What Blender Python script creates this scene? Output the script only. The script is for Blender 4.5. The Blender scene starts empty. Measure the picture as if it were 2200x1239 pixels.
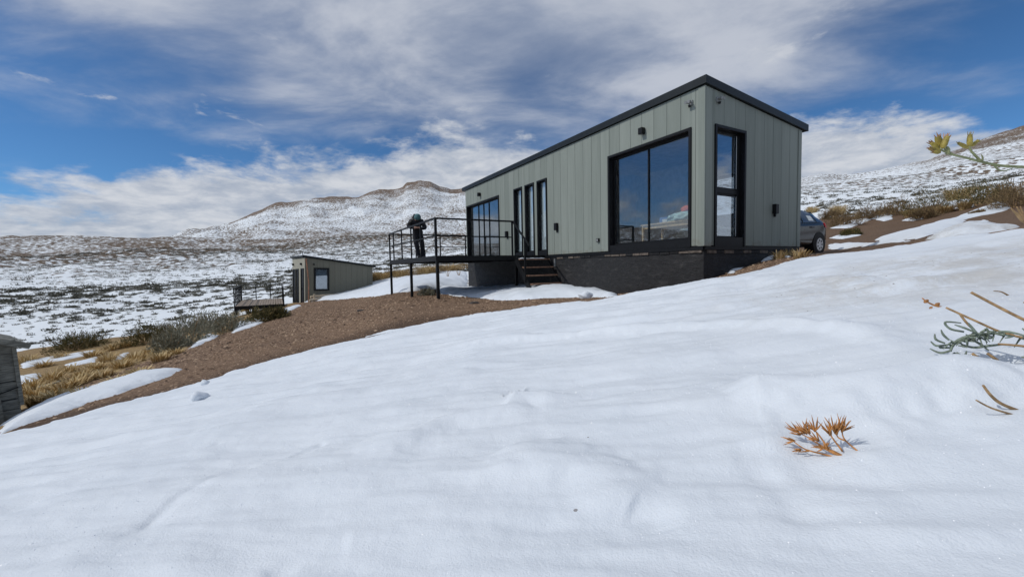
import bpy, bmesh, math, random
import numpy as np
from mathutils import Vector, Matrix, Euler
random.seed(7)
RNG = np.random.default_rng(11)
S = bpy.context.scene
COL = S.collection
R = math.radians

# ------------------------------------------------------------------ camera
F_PX, PITCH, ROLL = 869.7, 0.0546, -0.02
PW, PH = 2200, 1239
FW = np.array([0, math.cos(PITCH), -math.sin(PITCH)])
UP0 = np.array([0, math.sin(PITCH), math.cos(PITCH)])
RT = np.array([1.0, 0, 0]) * math.cos(ROLL) + UP0 * math.sin(ROLL)
UP = -np.array([1.0, 0, 0]) * math.sin(ROLL) + UP0 * math.cos(ROLL)
cam_data = bpy.data.cameras.new('camera')
cam = bpy.data.objects.new('camera', cam_data)
COL.objects.link(cam)
M = Matrix(((RT[0], UP[0], -FW[0], 0), (RT[1], UP[1], -FW[1], 0), (RT[2], UP[2], -FW[2], 0), (0, 0, 0, 1)))
cam.matrix_world = M
cam_data.sensor_width = 36.0
cam_data.lens = 36.0 * F_PX / PW
cam_data.clip_start = 0.02
cam_data.clip_end = 9000
S.camera = cam

# ------------------------------------------------------------------ light and sky
SUN_AZ, SUN_EL = R(-104), R(44)          # clockwise from +Y
sun_dir = Vector((math.sin(SUN_AZ) * math.cos(SUN_EL), math.cos(SUN_AZ) * math.cos(SUN_EL), math.sin(SUN_EL)))
sl = bpy.data.lights.new('sun', 'SUN')
sl.energy = 2.75
sl.angle = R(0.8)
sl.color = (1.0, 0.96, 0.9)
so = bpy.data.objects.new('sun', sl)
COL.objects.link(so)
so.rotation_euler = sun_dir.to_track_quat('Z', 'Y').to_euler()
so.location = (-30, -10, 40)
S.view_settings.view_transform = 'Standard'
S.view_settings.look = 'None'
S.view_settings.exposure = -0.38
S.view_settings.gamma = 1.0

wd = bpy.data.worlds.new('World')
S.world = wd
wd.use_nodes = True


class NT:
    """small node-tree helper"""
    def __init__(s, tree):
        s.t = tree; s.n = tree.nodes; s.l = tree.links
    def new(s, typ, **kw):
        n = s.n.new(typ)
        for k, v in kw.items():
            setattr(n, k, v)
        return n
    def put(s, sock, v):
        if hasattr(v, 'is_output'):
            s.l.new(v, sock)
        elif v is not None:
            sock.default_value = v
    def math(s, op, a, b=None, c=None, clamp=False):
        n = s.new('ShaderNodeMath', operation=op, use_clamp=clamp)
        s.put(n.inputs[0], a); s.put(n.inputs[1], b)
        if c is not None: s.put(n.inputs[2], c)
        return n.outputs[0]
    def vmath(s, op, a, b=None):
        n = s.new('ShaderNodeVectorMath', operation=op)
        s.put(n.inputs[0], a); s.put(n.inputs[1], b)
        return n.outputs[0]
    def noise(s, vec, scale, detail=4, rough=0.55, dist=0.0):
        n = s.new('ShaderNodeTexNoise')
        s.put(n.inputs['Vector'], vec)
        n.inputs['Scale'].default_value = scale
        n.inputs['Detail'].default_value = detail
        n.inputs['Roughness'].default_value = rough
        n.inputs['Distortion'].default_value = dist
        return n.outputs[0]
    def mix(s, f, a, b):
        n = s.new('ShaderNodeMix', data_type='RGBA')
        s.put(n.inputs[0], f); s.put(n.inputs[6], a); s.put(n.inputs[7], b)
        return n.outputs[2]
    def step(s, v, lo, hi):
        n = s.new('ShaderNodeMapRange', interpolation_type='SMOOTHSTEP')
        s.put(n.inputs[0], v); s.put(n.inputs[1], lo); s.put(n.inputs[2], hi)
        return n.outputs[0]
    def attr(s, name):
        return s.new('ShaderNodeAttribute', attribute_name=name)


def c4(c):
    return (c[0], c[1], c[2], 1.0)


def build_world():
    w = NT(wd.node_tree)
    w.n.clear()
    out = w.new('ShaderNodeOutputWorld')
    bg = w.new('ShaderNodeBackground')
    bg.inputs[1].default_value = 0.086
    w.l.new(bg.outputs[0], out.inputs[0])
    sky = w.new('ShaderNodeTexSky', sky_type='NISHITA')
    sky.sun_disc = False
    sky.sun_elevation = SUN_EL
    sky.sun_rotation = SUN_AZ % (2 * math.pi)
    sky.altitude = 2500
    sky.air_density = 1.0
    sky.dust_density = 0.2
    sky.ozone_density = 2.5
    blue = w.mix(1.0, sky.outputs[0], (1, 1, 1, 1))
    mulb = w.new('ShaderNodeMix', data_type='RGBA', blend_type='MULTIPLY')
    mulb.inputs[0].default_value = 1.0
    w.put(mulb.inputs[6], sky.outputs[0]); mulb.inputs[7].default_value = (0.66, 1.08, 1.38, 1)
    blue = mulb.outputs[2]
    tc = w.new('ShaderNodeTexCoord')
    d = tc.outputs['Generated']
    sep = w.new('ShaderNodeSeparateXYZ'); w.put(sep.inputs[0], d)
    dx, dy, dz = sep.outputs
    # ceiling-plane projection so that clouds shrink and flatten towards the horizon
    den = w.math('ADD', w.math('MAXIMUM', dz, 0.0), 0.16)
    comb = w.new('ShaderNodeCombineXYZ')
    w.put(comb.inputs[0], w.math('DIVIDE', dx, den)); w.put(comb.inputs[1], w.math('DIVIDE', dy, den))
    P = comb.outputs[0]
    mp = w.new('ShaderNodeMapping'); w.put(mp.inputs[0], P)
    mp.inputs['Rotation'].default_value = (0, 0, R(35)); mp.inputs['Scale'].default_value = (0.75, 1.15, 1); mp.inputs['Location'].default_value = (3.1, 1.7, 0.4)
    Q = mp.outputs[0]
    big = w.noise(Q, 0.8, 3, 0.5, 0.15)
    med = w.noise(Q, 2.1, 9, 0.58, 0.25)
    fine = w.noise(P, 5.0, 8, 0.62, 0.35)
    sheet_v = w.math('ADD', w.math('MULTIPLY', big, 0.62), w.math('MULTIPLY', med, 0.52))
    sheet_v = w.math('ADD', sheet_v, w.math('MULTIPLY', w.step(dz, 0.24, 0.56), 0.36))
    sheet = w.step(sheet_v, 0.53, 0.92)
    # wispy cumulus bank along the horizon
    eb = w.math('ADD', 0.165, w.math('MULTIPLY', w.math('MAXIMUM', w.math('SUBTRACT', dy, 0.62), 0.0), 0.40))
    eb = w.math('ADD', eb, w.math('MULTIPLY', dx, 0.03))
    stretch = w.new('ShaderNodeMapping'); w.put(stretch.inputs[0], d)
    stretch.inputs['Scale'].default_value = (1, 1, 2.6)
    D2 = stretch.outputs[0]
    bn = w.noise(D2, 3.2, 10, 0.6, 0.25)
    bn2 = w.noise(D2, 11.0, 8, 0.6, 0.3)
    lim = w.math('ADD', eb, w.math('MULTIPLY', w.math('SUBTRACT', bn, 0.5), 0.34))
    lim = w.math('ADD', lim, w.math('MULTIPLY', w.math('SUBTRACT', bn2, 0.5), 0.10))
    bank = w.step(w.math('SUBTRACT', lim, dz), -0.012, 0.045)
    bank = w.math('MULTIPLY', bank, w.step(w.math('ADD', bn2, w.math('MULTIPLY', bn, 0.6)), 0.30, 0.72))
    bank = w.math('MAXIMUM', bank, w.math('MULTIPLY', w.step(w.math('SUBTRACT', w.math('ADD', bn, bn2), 1.15), 0.0, 0.22), w.math('MULTIPLY', w.step(dz, 0.55, 0.3), 0.75)))
    sh_col = w.mix(w.step(med, 0.36, 0.66), (4.7, 5.5, 7.2, 1), (8.3, 8.8, 9.9, 1))
    bk_col = w.mix(w.step(w.math('ADD', w.math('MULTIPLY', bn2, 0.55), w.math('MULTIPLY', fine, 0.45)), 0.36, 0.66), (5.8, 6.6, 8.0, 1), (10.0, 10.3, 10.9, 1))
    col = w.mix(w.math('MULTIPLY', sheet, 0.90), blue, sh_col)
    col = w.mix(w.math('MULTIPLY', bank, 0.95), col, bk_col)
    w.l.new(col, bg.inputs[0])


build_world()

# ------------------------------------------------------------------ maths helpers
YAW = 0.5106
HO = np.array([3.7506, 7.8998, 0.3335])           # near bottom corner of the house siding
HU = np.array([-math.sin(YAW), math.cos(YAW), 0])  # along the long wall, away
HV = np.array([math.cos(YAW), math.sin(YAW), 0])   # along the end wall


def ray(px, py):
    d = FW + RT * ((px - PW / 2) / F_PX) + UP * ((PH / 2 - py) / F_PX)
    return d / d[1]


def at(px, py, Y):
    return ray(px, py) * Y


def house(v, u, z):
    return HO + HV * v + HU * u + np.array([0, 0, z])


_perm = RNG.permutation(512)
_grad = RNG.uniform(0, 2 * math.pi, 512)


def perlin(x, y, seed=0):
    x = np.asarray(x, float) + seed * 17.31; y = np.asarray(y, float) - seed * 9.73
    xi = np.floor(x).astype(int); yi = np.floor(y).astype(int)
    xf = x - xi; yf = y - yi
    u = xf * xf * xf * (xf * (xf * 6 - 15) + 10); v = yf * yf * yf * (yf * (yf * 6 - 15) + 10)
    def g(ix, iy, fx, fy):
        a = _grad[_perm[(_perm[ix & 511] + iy) & 511]]
        return np.cos(a) * fx + np.sin(a) * fy
    n00 = g(xi, yi, xf, yf); n10 = g(xi + 1, yi, xf - 1, yf); n01 = g(xi, yi + 1, xf, yf - 1); n11 = g(xi + 1, yi + 1, xf - 1, yf - 1)
    return (n00 * (1 - u) + n10 * u) * (1 - v) + (n01 * (1 - u) + n11 * u) * v


def fbm(x, y, octv=4, gain=0.5, seed=0):
    s = 0; a = 1.0; f = 1.0
    for i in range(octv):
        s = s + a * perlin(x * f, y * f, seed + i); a *= gain; f *= 2.03
    return s


def sstep(a, b, x):
    t = np.clip((x - a) / (b - a), 0, 1)
    return t * t * (3 - 2 * t)


# ------------------------------------------------------------------ object helpers
def tag(o, label=None, cat=None, group=None, kind=None):
    if label: o['label'] = label
    if cat: o['category'] = cat
    if group: o['group'] = group
    if kind: o['kind'] = kind
    return o


def empty(name, loc=(0, 0, 0), rz=0.0):
    o = bpy.data.objects.new(name, None)
    COL.objects.link(o)
    o.location = loc; o.rotation_euler = (0, 0, rz)
    o.empty_display_size = 0.2
    return o


def link(name, me, mat, parent=None):
    if mat is not None and not me.materials:
        me.materials.append(mat)
    o = bpy.data.objects.new(name, me)
    COL.objects.link(o)
    if parent: o.parent = parent
    return o


def np_mesh(name, verts, quads, smooth=False, attrs=None):
    """verts (n,3), quads (m,k)"""
    verts = np.asarray(verts, np.float32); quads = np.asarray(quads, np.int32)
    k = quads.shape[1]
    me = bpy.data.meshes.new(name)
    me.vertices.add(len(verts)); me.vertices.foreach_set('co', verts.ravel())
    me.loops.add(quads.size); me.loops.foreach_set('vertex_index', quads.ravel())
    me.polygons.add(len(quads)); me.polygons.foreach_set('loop_start', np.arange(0, quads.size, k, dtype=np.int32))
    if smooth: me.polygons.foreach_set('use_smooth', np.ones(len(quads), bool))
    for n, v in (attrs or {}).items():
        a = me.attributes.new(n, 'FLOAT', 'POINT'); a.data.foreach_set('value', np.asarray(v, np.float32).ravel())
    me.update(calc_edges=True); me.validate()
    return me


class MB:
    """collects simple solids into one mesh"""
    def __init__(s): s.v = []; s.f = []
    def add(s, v, f):
        o = len(s.v); s.v += [tuple(map(float, p)) for p in v]; s.f += [tuple(i + o for i in q) for q in f]; return s
    def hexa(s, p):   # 8 points: bottom 4 ccw, top 4 ccw
        return s.add(p, [(3, 2, 1, 0), (4, 5, 6, 7), (0, 1, 5, 4), (1, 2, 6, 5), (2, 3, 7, 6), (3, 0, 4, 7)])
    def box(s, x0, x1, y0, y1, z0, z1):
        return s.hexa([(x0, y0, z0), (x1, y0, z0), (x1, y1, z0), (x0, y1, z0), (x0, y0, z1), (x1, y0, z1), (x1, y1, z1), (x0, y1, z1)])
    def bar(s, a, b, w, h=None):   # square bar from a to b
        a = Vector(a); b = Vector(b); h = h or w
        d = (b - a).normalized(); ref = Vector((0, 0, 1)) if abs(d.z) < 0.9 else Vector((0, 1, 0))
        sx = d.cross(ref).normalized() * w / 2; sy = sx.cross(d).normalized() * h / 2
        P = [a - sx - sy, a + sx - sy, a + sx + sy, a - sx + sy, b - sx - sy, b + sx - sy, b + sx + sy, b - sx + sy]
        return s.add(P, [(3, 2, 1, 0), (4, 5, 6, 7), (0, 1, 5, 4), (1, 2, 6, 5), (2, 3, 7, 6), (3, 0, 4, 7)])
    def tube(s, pts, rad, n=6):
        pts = [Vector(p) for p in pts]
        rads = rad if isinstance(rad, (list, tuple)) else [rad] * len(pts)
        rings = []; prev = None
        for i, p in enumerate(pts):
            d = (pts[min(i + 1, len(pts) - 1)] - pts[max(i - 1, 0)]).normalized()
            if prev is None:
                ref = Vector((0, 0, 1)) if abs(d.z) < 0.9 else Vector((0, 1, 0)); sx = d.cross(ref).normalized()
            else:
                sx = (prev - d * prev.dot(d)).normalized()
            prev = sx; sy = d.cross(sx)
            rings.append([p + (sx * math.cos(2 * math.pi * k / n) + sy * math.sin(2 * math.pi * k / n)) * max(rads[i], 1e-4) for k in range(n)])
        v = [q for rg in rings for q in rg]; f = []
        for i in range(len(pts) - 1):
            for k in range(n):
                f.append((i * n + k, i * n + (k + 1) % n, (i + 1) * n + (k + 1) % n, (i + 1) * n + k))
        f.append(tuple(range(n - 1, -1, -1))); f.append(tuple((len(pts) - 1) * n + k for k in range(n)))
        return s.add(v, f)
    def stube(s, pts, rad, n=6, k=4):      # Catmull-Rom smoothed tube
        pts = [Vector(p) for p in pts]; m = len(pts)
        rads = list(rad) if isinstance(rad, (list, tuple)) else [rad] * m
        if m < 3: return s.tube(pts, rads, n)
        P, Q = [], []
        for i in range(m - 1):
            a, b, c, d = pts[max(i - 1, 0)], pts[i], pts[i + 1], pts[min(i + 2, m - 1)]
            for j in range(k):
                t = j / k
                P.append(0.5 * (2 * b + (c - a) * t + (2 * a - 5 * b + 4 * c - d) * t * t + (3 * b - a - 3 * c + d) * t ** 3)); Q.append(rads[i] * (1 - t) + rads[i + 1] * t)
        P.append(pts[-1]); Q.append(rads[-1])
        return s.tube(P, Q, n)
    def build(s, name, mat, parent=None, smooth=False, bevel=0.0):
        me = bpy.data.meshes.new(name)
        me.from_pydata(s.v, [], s.f)
        if bevel > 0:
            bm = bmesh.new(); bm.from_mesh(me)
            bmesh.ops.bevel(bm, geom=bm.edges[:], offset=bevel, segments=2, affect='EDGES', profile=0.6)
            bm.to_mesh(me); bm.free()
        if smooth:
            me.polygons.foreach_set('use_smooth', np.ones(len(me.polygons), bool))
        me.update()
        return link(name, me, mat, parent)


def box(name, x0, x1, y0, y1, z0, z1, mat, parent=None, bevel=0.0):
    return MB().box(x0, x1, y0, y1, z0, z1).build(name, mat, parent, bevel=bevel)


# ------------------------------------------------------------------ materials
def material(name):
    m = bpy.data.materials.new(name); m.use_nodes = True
    w = NT(m.node_tree); b = w.n['Principled BSDF']
    return m, w, b


def bump(w, b, h, strength=0.3, dist=0.02):
    n = w.new('ShaderNodeBump'); n.inputs['Strength'].default_value = strength; n.inputs['Distance'].default_value = dist
    w.put(n.inputs['Height'], h); w.l.new(n.outputs[0], b.inputs['Normal'])


def plain(name, col, rough=0.6, metal=0.0, var=0.15, scale=6.0, bmp=0.0, spec=0.5, stretch=None):
    m, w, b = material(name)
    tc = w.new('ShaderNodeTexCoord'); vec = tc.outputs['Object']
    if stretch:
        mp = w.new('ShaderNodeMapping'); w.put(mp.inputs[0], vec); mp.inputs['Scale'].default_value = stretch; vec = mp.outputs[0]
    n = w.noise(vec, scale, 6, 0.6)
    lo = tuple(c * (1 - var) for c in col); hi = tuple(min(1, c * (1 + var)) for c in col)
    w.put(b.inputs['Base Color'], w.mix(w.step(n, 0.3, 0.7), c4(lo), c4(hi)))
    b.inputs['Roughness'].default_value = rough; b.inputs['Metallic'].default_value = metal
    b.inputs['Specular IOR Level'].default_value = spec
    if bmp: bump(w, b, n, bmp, 0.01)
    return m


def leafy(name, cols, rough=0.75, transl=0.25):
    """colour by a per-vertex random value 'rnd'"""
    m, w, b = material(name)
    a = w.attr('rnd')
    rp = w.new('ShaderNodeValToRGB')
    e = rp.color_ramp.elements
    while len(e) < len(cols): e.new(0.5)
    for i, c in enumerate(cols):
        e[i].position = i / (len(cols) - 1); e[i].color = c4(c)
    w.l.new(a.outputs['Fac'], rp.inputs[0])
    w.l.new(rp.outputs[0], b.inputs['Base Color'])
    b.inputs['Roughness'].default_value = rough
    b.inputs['Specular IOR Level'].default_value = 0.2
    return m


def glass_mat(name, tint, refl, dark=1.0):
    m = bpy.data.materials.new(name); m.use_nodes = True
    w = NT(m.node_tree); w.n.clear()
    out = w.new('ShaderNodeOutputMaterial')
    tr = w.new('ShaderNodeBsdfTransparent'); tr.inputs[0].default_value = c4(tint)
    gl = w.new('ShaderNodeBsdfGlossy'); gl.inputs['Roughness'].default_value = 0.0; gl.inputs[0].default_value = (0.9, 0.95, 1, 1)
    lw = w.new('ShaderNodeLayerWeight'); lw.inputs[0].default_value = 0.5
    fac = w.math('ADD', w.math('MULTIPLY', w.math('POWER', lw.outputs['Facing'], 3.5), 0.7), refl, clamp=True)
    mx = w.new('ShaderNodeMixShader'); w.put(mx.inputs[0], fac)
    w.l.new(tr.outputs[0], mx.inputs[1]); w.l.new(gl.outputs[0], mx.inputs[2]); w.l.new(mx.outputs[0], out.inputs[0])
    return m


def snow_mat():
    m, w, b = material('snow')
    tc = w.new('ShaderNodeTexCoord'); P = tc.outputs['Object']
    n1 = w.noise(P, 2.2, 6, 0.55)
    n2 = w.noise(P, 42.0, 5, 0.65)
    n3 = w.noise(P, 190.0, 3, 0.7)
    dirt = w.attr('dirt').outputs['Fac']
    clean = w.mix(n1, (0.65, 0.702, 0.755, 1), (0.755, 0.795, 0.835, 1))
    sp = w.noise(P, 30.0, 5, 0.7)
    dm = w.math('MULTIPLY', w.math('MULTIPLY', dirt, 0.62), w.step(w.math('ADD', w.noise(P, 3.5, 5, 0.6), w.math('MULTIPLY', sp, 0.5)), 0.55, 0.95))
    c = w.mix(dm, clean, (0.44, 0.41, 0.36, 1))
    # wind-blown grit, thicker where the snow is dirty
    v = w.new('ShaderNodeTexVoronoi'); w.put(v.inputs['Vector'], P); v.inputs['Scale'].default_value = 17.0
    grit = w.math('MULTIPLY', w.math('LESS_THAN', v.outputs['Distance'], 0.085), w.math('LESS_THAN', w.noise(P, 1.3, 3, 0.6), w.math('ADD', 0.30, w.math('MULTIPLY', dirt, 0.3))))
    c = w.mix(w.math('MULTIPLY', grit, 0.7), c, (0.12, 0.09, 0.07, 1))
    w.put(b.inputs['Base Color'], c)
    b.inputs['Roughness'].default_value = 0.55
    b.inputs['Specular IOR Level'].default_value = 0.35
    h = w.math('ADD', w.math('MULTIPLY', n2, 0.7), w.math('MULTIPLY', n3, 0.55))
    bump(w, b, w.math('MULTIPLY', h, w.math('ADD', 0.35, w.noise(P, 1.7, 4, 0.6))), 0.5, 0.012)
    return m


def terrain_mat():
    m, w, b = material('terrain')
    tc = w.new('ShaderNodeTexCoord'); P = tc.outputs['Object']
    cover = w.attr('cover').outputs['Fac']; grav = w.attr('gravel').outputs['Fac']; grass = w.attr('grass').outputs['Fac']; wet = w.attr('wet').outputs['Fac']
    far = w.attr('far').outputs['Fac']
    mp = w.new('ShaderNodeMapping'); w.put(mp.inputs[0], P); mp.inputs['Scale'].default_value = (1, 1, 2.5)
    PF = mp.outputs[0]
    f1 = w.noise(PF, 0.30, 8, 0.75, 0.2)     # scrub speckle on far slopes
    f2 = w.noise(PF, 0.012, 5, 0.6)
    vo = w.new('ShaderNodeTexVoronoi'); w.put(vo.inputs['Vector'], PF); vo.inputs['Scale'].default_value = 0.42
    n1 = w.noise(P, 1.6, 8, 0.68)            # near breakup
    n2 = w.noise(P, 0.12, 4, 0.6)
    farv = w.math('ADD', w.math('ADD', cover, w.math('MULTIPLY', w.math('SUBTRACT', f1, 0.5), 2.0)), w.math('MULTIPLY', w.math('SUBTRACT', f2, 0.5), 0.9))
    farv = w.math('ADD', farv, w.math('MULTIPLY', w.math('SUBTRACT', vo.outputs['Distance'], 0.45), 0.8))
    nearv = w.math('ADD', w.math('ADD', cover, w.math('MULTIPLY', w.math('SUBTRACT', n1, 0.5), 0.7)), w.math('MULTIPLY', w.math('SUBTRACT', n2, 0.5), 0.5))
    mv = w.math('ADD', w.math('MULTIPLY', farv, far), w.math('MULTIPLY', nearv, w.math('SUBTRACT', 1.0, far)))
    snow = w.step(mv, 0.40, 0.60)
    hill = w.mix(f1, (0.050, 0.042, 0.034, 1), (0.25, 0.185, 0.13, 1))
    hill = w.mix(w.math('MULTIPLY', w.step(w.attr('crest').outputs['Fac'], 0.15, 0.9), 0.75), hill, (0.17, 0.122, 0.090, 1))
    g1 = w.noise(P, 16.0, 6, 0.7); g2 = w.noise(P, 60.0, 4, 0.7); g3 = w.noise(P, 0.7, 4, 0.6)
    gcol = w.mix(w.step(w.math('ADD', w.math('MULTIPLY', g1, 0.5), w.math('MULTIPLY', g2, 0.5)), 0.35, 0.66), (0.085, 0.052, 0.033, 1), (0.33, 0.22, 0.14, 1))
    gcol = w.mix(w.math('MULTIPLY', w.step(g3, 0.35, 0.7), 0.35), gcol, (0.10, 0.065, 0.045, 1))
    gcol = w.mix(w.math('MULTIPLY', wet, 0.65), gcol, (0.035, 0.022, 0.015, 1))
    grc = w.mix(w.step(g1, 0.3, 0.7), (0.13, 0.085, 0.05, 1), (0.40, 0.28, 0.13, 1))
    soil = w.mix(grav, hill, gcol)
    soil = w.mix(grass, soil, grc)
    w.put(b.inputs['Base Color'], w.mix(snow, soil, (0.76, 0.805, 0.835, 1)))
    b.inputs['Roughness'].default_value = 0.85
    b.inputs['Specular IOR Level'].default_value = 0.15
    hgt = w.math('ADD', w.math('MULTIPLY', g1, 0.5), w.math('MULTIPLY', g2, 0.3))
    bump(w, b, hgt, 0.6, 0.03)
    return m


def siding_mat(name, a, bcol, rough=0.6):
    """fibre-cement boards: vertical grain and washed streaks"""
    m, w, b = material(name)
    tc = w.new('ShaderNodeTexCoord'); P = tc.outputs['Object']
    oi = w.new('ShaderNodeObjectInfo')
    mp = w.new('ShaderNodeMapping'); w.put(mp.inputs[0], P); mp.inputs['Scale'].default_value = (9, 9, 0.55)
    mp2 = w.new('ShaderNodeMapping'); w.put(mp2.inputs[0], P); mp2.inputs['Scale'].default_value = (60, 60, 2.0)
    n = w.noise(mp.outputs[0], 1.0, 6, 0.6); g = w.noise(mp2.outputs[0], 1.0, 5, 0.7)
    v = w.math('ADD', w.math('MULTIPLY', n, 0.6), w.math('MULTIPLY', oi.outputs['Random'], 0.25))
    c = w.mix(w.step(v, 0.1, 0.8), c4(a), c4(bcol))
    c = w.mix(w.math('MULTIPLY', w.step(g, 0.52, 0.8), 0.22), c, c4(tuple(x * 0.62 for x in a)))
    sz = w.new('ShaderNodeSeparateXYZ'); w.put(sz.inputs[0], P)
    splash = w.math('SUBTRACT', w.noise(P, 7.0, 6, 0.7), w.math('MULTIPLY', w.math('MAXIMUM', sz.outputs[2], 0.0), 1.1))
    c = w.mix(w.math('MULTIPLY', w.step(splash, 0.36, 0.62), 0.45), c, (0.17, 0.145, 0.115, 1))
    w.put(b.inputs['Base Color'], c)
    b.inputs['Roughness'].default_value = rough
    b.inputs['Specular IOR Level'].default_value = 0.12
    bump(w, b, g, 0.35, 0.004)
    return m


def foundation_mat():
    m, w, b = material('foundation_paint')
    tc = w.new('ShaderNodeTexCoord'); P = tc.outputs['Object']
    mp = w.new('ShaderNodeMapping'); w.put(mp.inputs[0], P); mp.inputs['Scale'].default_value = (1, 1, 3.2)
    n = w.noise(mp.outputs[0], 2.4, 10, 0.72); n2 = w.noise(P, 9.0, 8, 0.7)
    c = w.mix(w.step(n2, 0.35, 0.7), (0.006, 0.006, 0.007, 1), (0.013, 0.013, 0.0145, 1))
    c = w.mix(w.math('MULTIPLY', w.step(n, 0.50, 0.72), 0.55), c, (0.075, 0.073, 0.070, 1))
    w.put(b.inputs['Base Color'], c)
    b.inputs['Roughness'].default_value = 0.7
    bump(w, b, w.math('ADD', n, n2), 0.8, 0.04)
    return m


MAT = dict(
    snow=snow_mat(), terrain=terrain_mat(), found=foundation_mat(),
    siding=siding_mat('grey_green_siding', (0.205, 0.232, 0.206), (0.290, 0.320, 0.286)),
    wall=plain('wall_core', (0.05, 0.055, 0.05), 0.8),
    inner=plain('interior_lining', (0.52, 0.51, 0.48), 0.8),
    black=plain('black_powder_coat', (0.0055, 0.006, 0.007), 0.5, var=0.25, scale=14, spec=0.25),
    roof=plain('charcoal_roof_metal', (0.012, 0.0155, 0.0165), 0.45, var=0.2, scale=3, spec=0.3),
    glass=glass_mat('window_glass', (0.92, 0.95, 0.96), 0.115),
    mirrorglass=glass_mat('coated_glass', (0.7, 0.74, 0.78), 0.22),
    wood=plain('pale_wood', (0.50, 0.36, 0.20), 0.6, var=0.2, scale=8, stretch=(3, 3, 0.6)),
    rustwood=plain('worn_step_timber', (0.20, 0.115, 0.075), 0.8, var=0.45, scale=12, bmp=0.3),
    grey=plain('light_grey_plastic', (0.22, 0.23, 0.23), 0.5),
    curtain=plain('pale_curtain', (0.62, 0.66, 0.66), 0.85, var=0.08, scale=3, stretch=(14, 14, 0.3)),
    orange=plain('orange_fabric', (0.62, 0.13, 0.06), 0.85, var=0.2, scale=12, bmp=0.2),
    teal=plain('pale_green_bedding', (0.42, 0.55, 0.50), 0.9, var=0.2, scale=9, bmp=0.2),
    sheet=plain('grey_bedding', (0.34, 0.38, 0.38), 0.9, var=0.2, scale=7, bmp=0.2),
    bluebox=plain('blue_card', (0.10, 0.20, 0.42), 0.5),
    cloth=plain('black_cloth', (0.012, 0.013, 0.020), 0.8, var=0.3, scale=9),
    denim=plain('dark_trousers', (0.010, 0.011, 0.017), 0.85, var=0.3, scale=9),
    beanie=plain('teal_wool', (0.075, 0.16, 0.17), 0.95, var=0.25, scale=60, bmp=0.4),
    hair=plain('dark_hair', (0.008, 0.007, 0.007), 0.5),
    skin=plain('skin', (0.45, 0.27, 0.20), 0.55, var=0.08),
    cabin=siding_mat('cabin_olive_siding', (0.165, 0.160, 0.125), (0.205, 0.198, 0.155), 0.75),
    cabinfront=siding_mat('cabin_cream_front', (0.34, 0.33, 0.27), (0.40, 0.39, 0.32), 0.75),
    copper=plain('reddish_pole', (0.33, 0.15, 0.08), 0.6, var=0.25, scale=10),
    log=plain('peeled_log', (0.46, 0.38, 0.27), 0.8, var=0.25, scale=9, bmp=0.3, stretch=(8, 1, 8)),
    old=plain('weathered_board', (0.17, 0.172, 0.15), 0.9, var=0.45, scale=5, bmp=0.6, stretch=(1.5, 1.5, 12)),
    deckwood=plain('deck_plank', (0.25, 0.20, 0.155), 0.8, var=0.3, scale=6),
    brick=plain('bare_brick', (0.13, 0.105, 0.085), 0.9, var=0.45, scale=9, bmp=0.5),
    tyre=plain('tyre_rubber', (0.012, 0.012, 0.012), 0.85),
    rim=plain('wheel_trim', (0.42, 0.43, 0.45), 0.35, metal=0.6, var=0.05),
    stone=plain('field_stone', (0.06, 0.05, 0.045), 0.9, var=0.3, scale=10, bmp=0.6),
)


def car_paint():
    m, w, b = material('car_paint')
    b.inputs['Base Color'].default_value = (0.011, 0.012, 0.0145, 1)
    b.inputs['Metallic'].default_value = 0.1; b.inputs['Roughness'].default_value = 0.18
    b.inputs['Specular IOR Level'].default_value = 0.4; b.inputs['Coat Weight'].default_value = 0.0; b.inputs['Coat Roughness'].default_value = 0.04
    return m


MAT['car'] = car_paint()
MAT['carglass'] = glass_mat('car_glass', (0.25, 0.30, 0.30), 0.10)
MAT['taillight'] = plain('red_lens', (0.45, 0.02, 0.03), 0.2)
MAT['sage'] = leafy('sage_leaves', [(0.13, 0.128, 0.088), (0.24, 0.23, 0.165), (0.40, 0.375, 0.28)])
MAT['olive'] = leafy('olive_leaves', [(0.035, 0.038, 0.016), (0.10, 0.09, 0.034), (0.24, 0.175, 0.06)])
MAT['gold'] = leafy('dry_grass', [(0.30, 0.20, 0.085), (0.54, 0.39, 0.18), (0.74, 0.59, 0.34)])
MAT['brown'] = leafy('brown_twigs', [(0.055, 0.038, 0.025), (0.17, 0.115, 0.06), (0.34, 0.24, 0.11)])
MAT['scrub'] = leafy('scrub_leaves', [(0.055, 0.054, 0.041), (0.11, 0.104, 0.078), (0.20, 0.18, 0.14)])
MAT['chip'] = leafy('gravel_chips', [(0.06, 0.038, 0.026), (0.22, 0.14, 0.09), (0.48, 0.35, 0.24)])
MAT['twig'] = plain('dry_twig', (0.33, 0.21, 0.10), 0.8, var=0.4, scale=60, bmp=0.3)
MAT['rust'] = plain('rust_brown_leaf', (0.42, 0.185, 0.05), 0.6, var=0.5, scale=55)
MAT['plantgreen'] = plain('grey_green_leaf', (0.17, 0.205, 0.155), 0.65, var=0.35, scale=45)
MAT['stem'] = plain('green_stem', (0.24, 0.255, 0.12), 0.6, var=0.3, scale=70)
MAT['bud'] = plain('yellow_bud', (0.30, 0.235, 0.045), 0.6, var=0.45, scale=80)
MAT['budtip'] = plain('reddish_bud_tip', (0.36, 0.20, 0.10), 0.7, var=0.35, scale=90)

# ------------------------------------------------------------------ terrain height field
def snow_plane(x, y):
    return -0.55 + 0.17 * x - 0.02 * y


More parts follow.
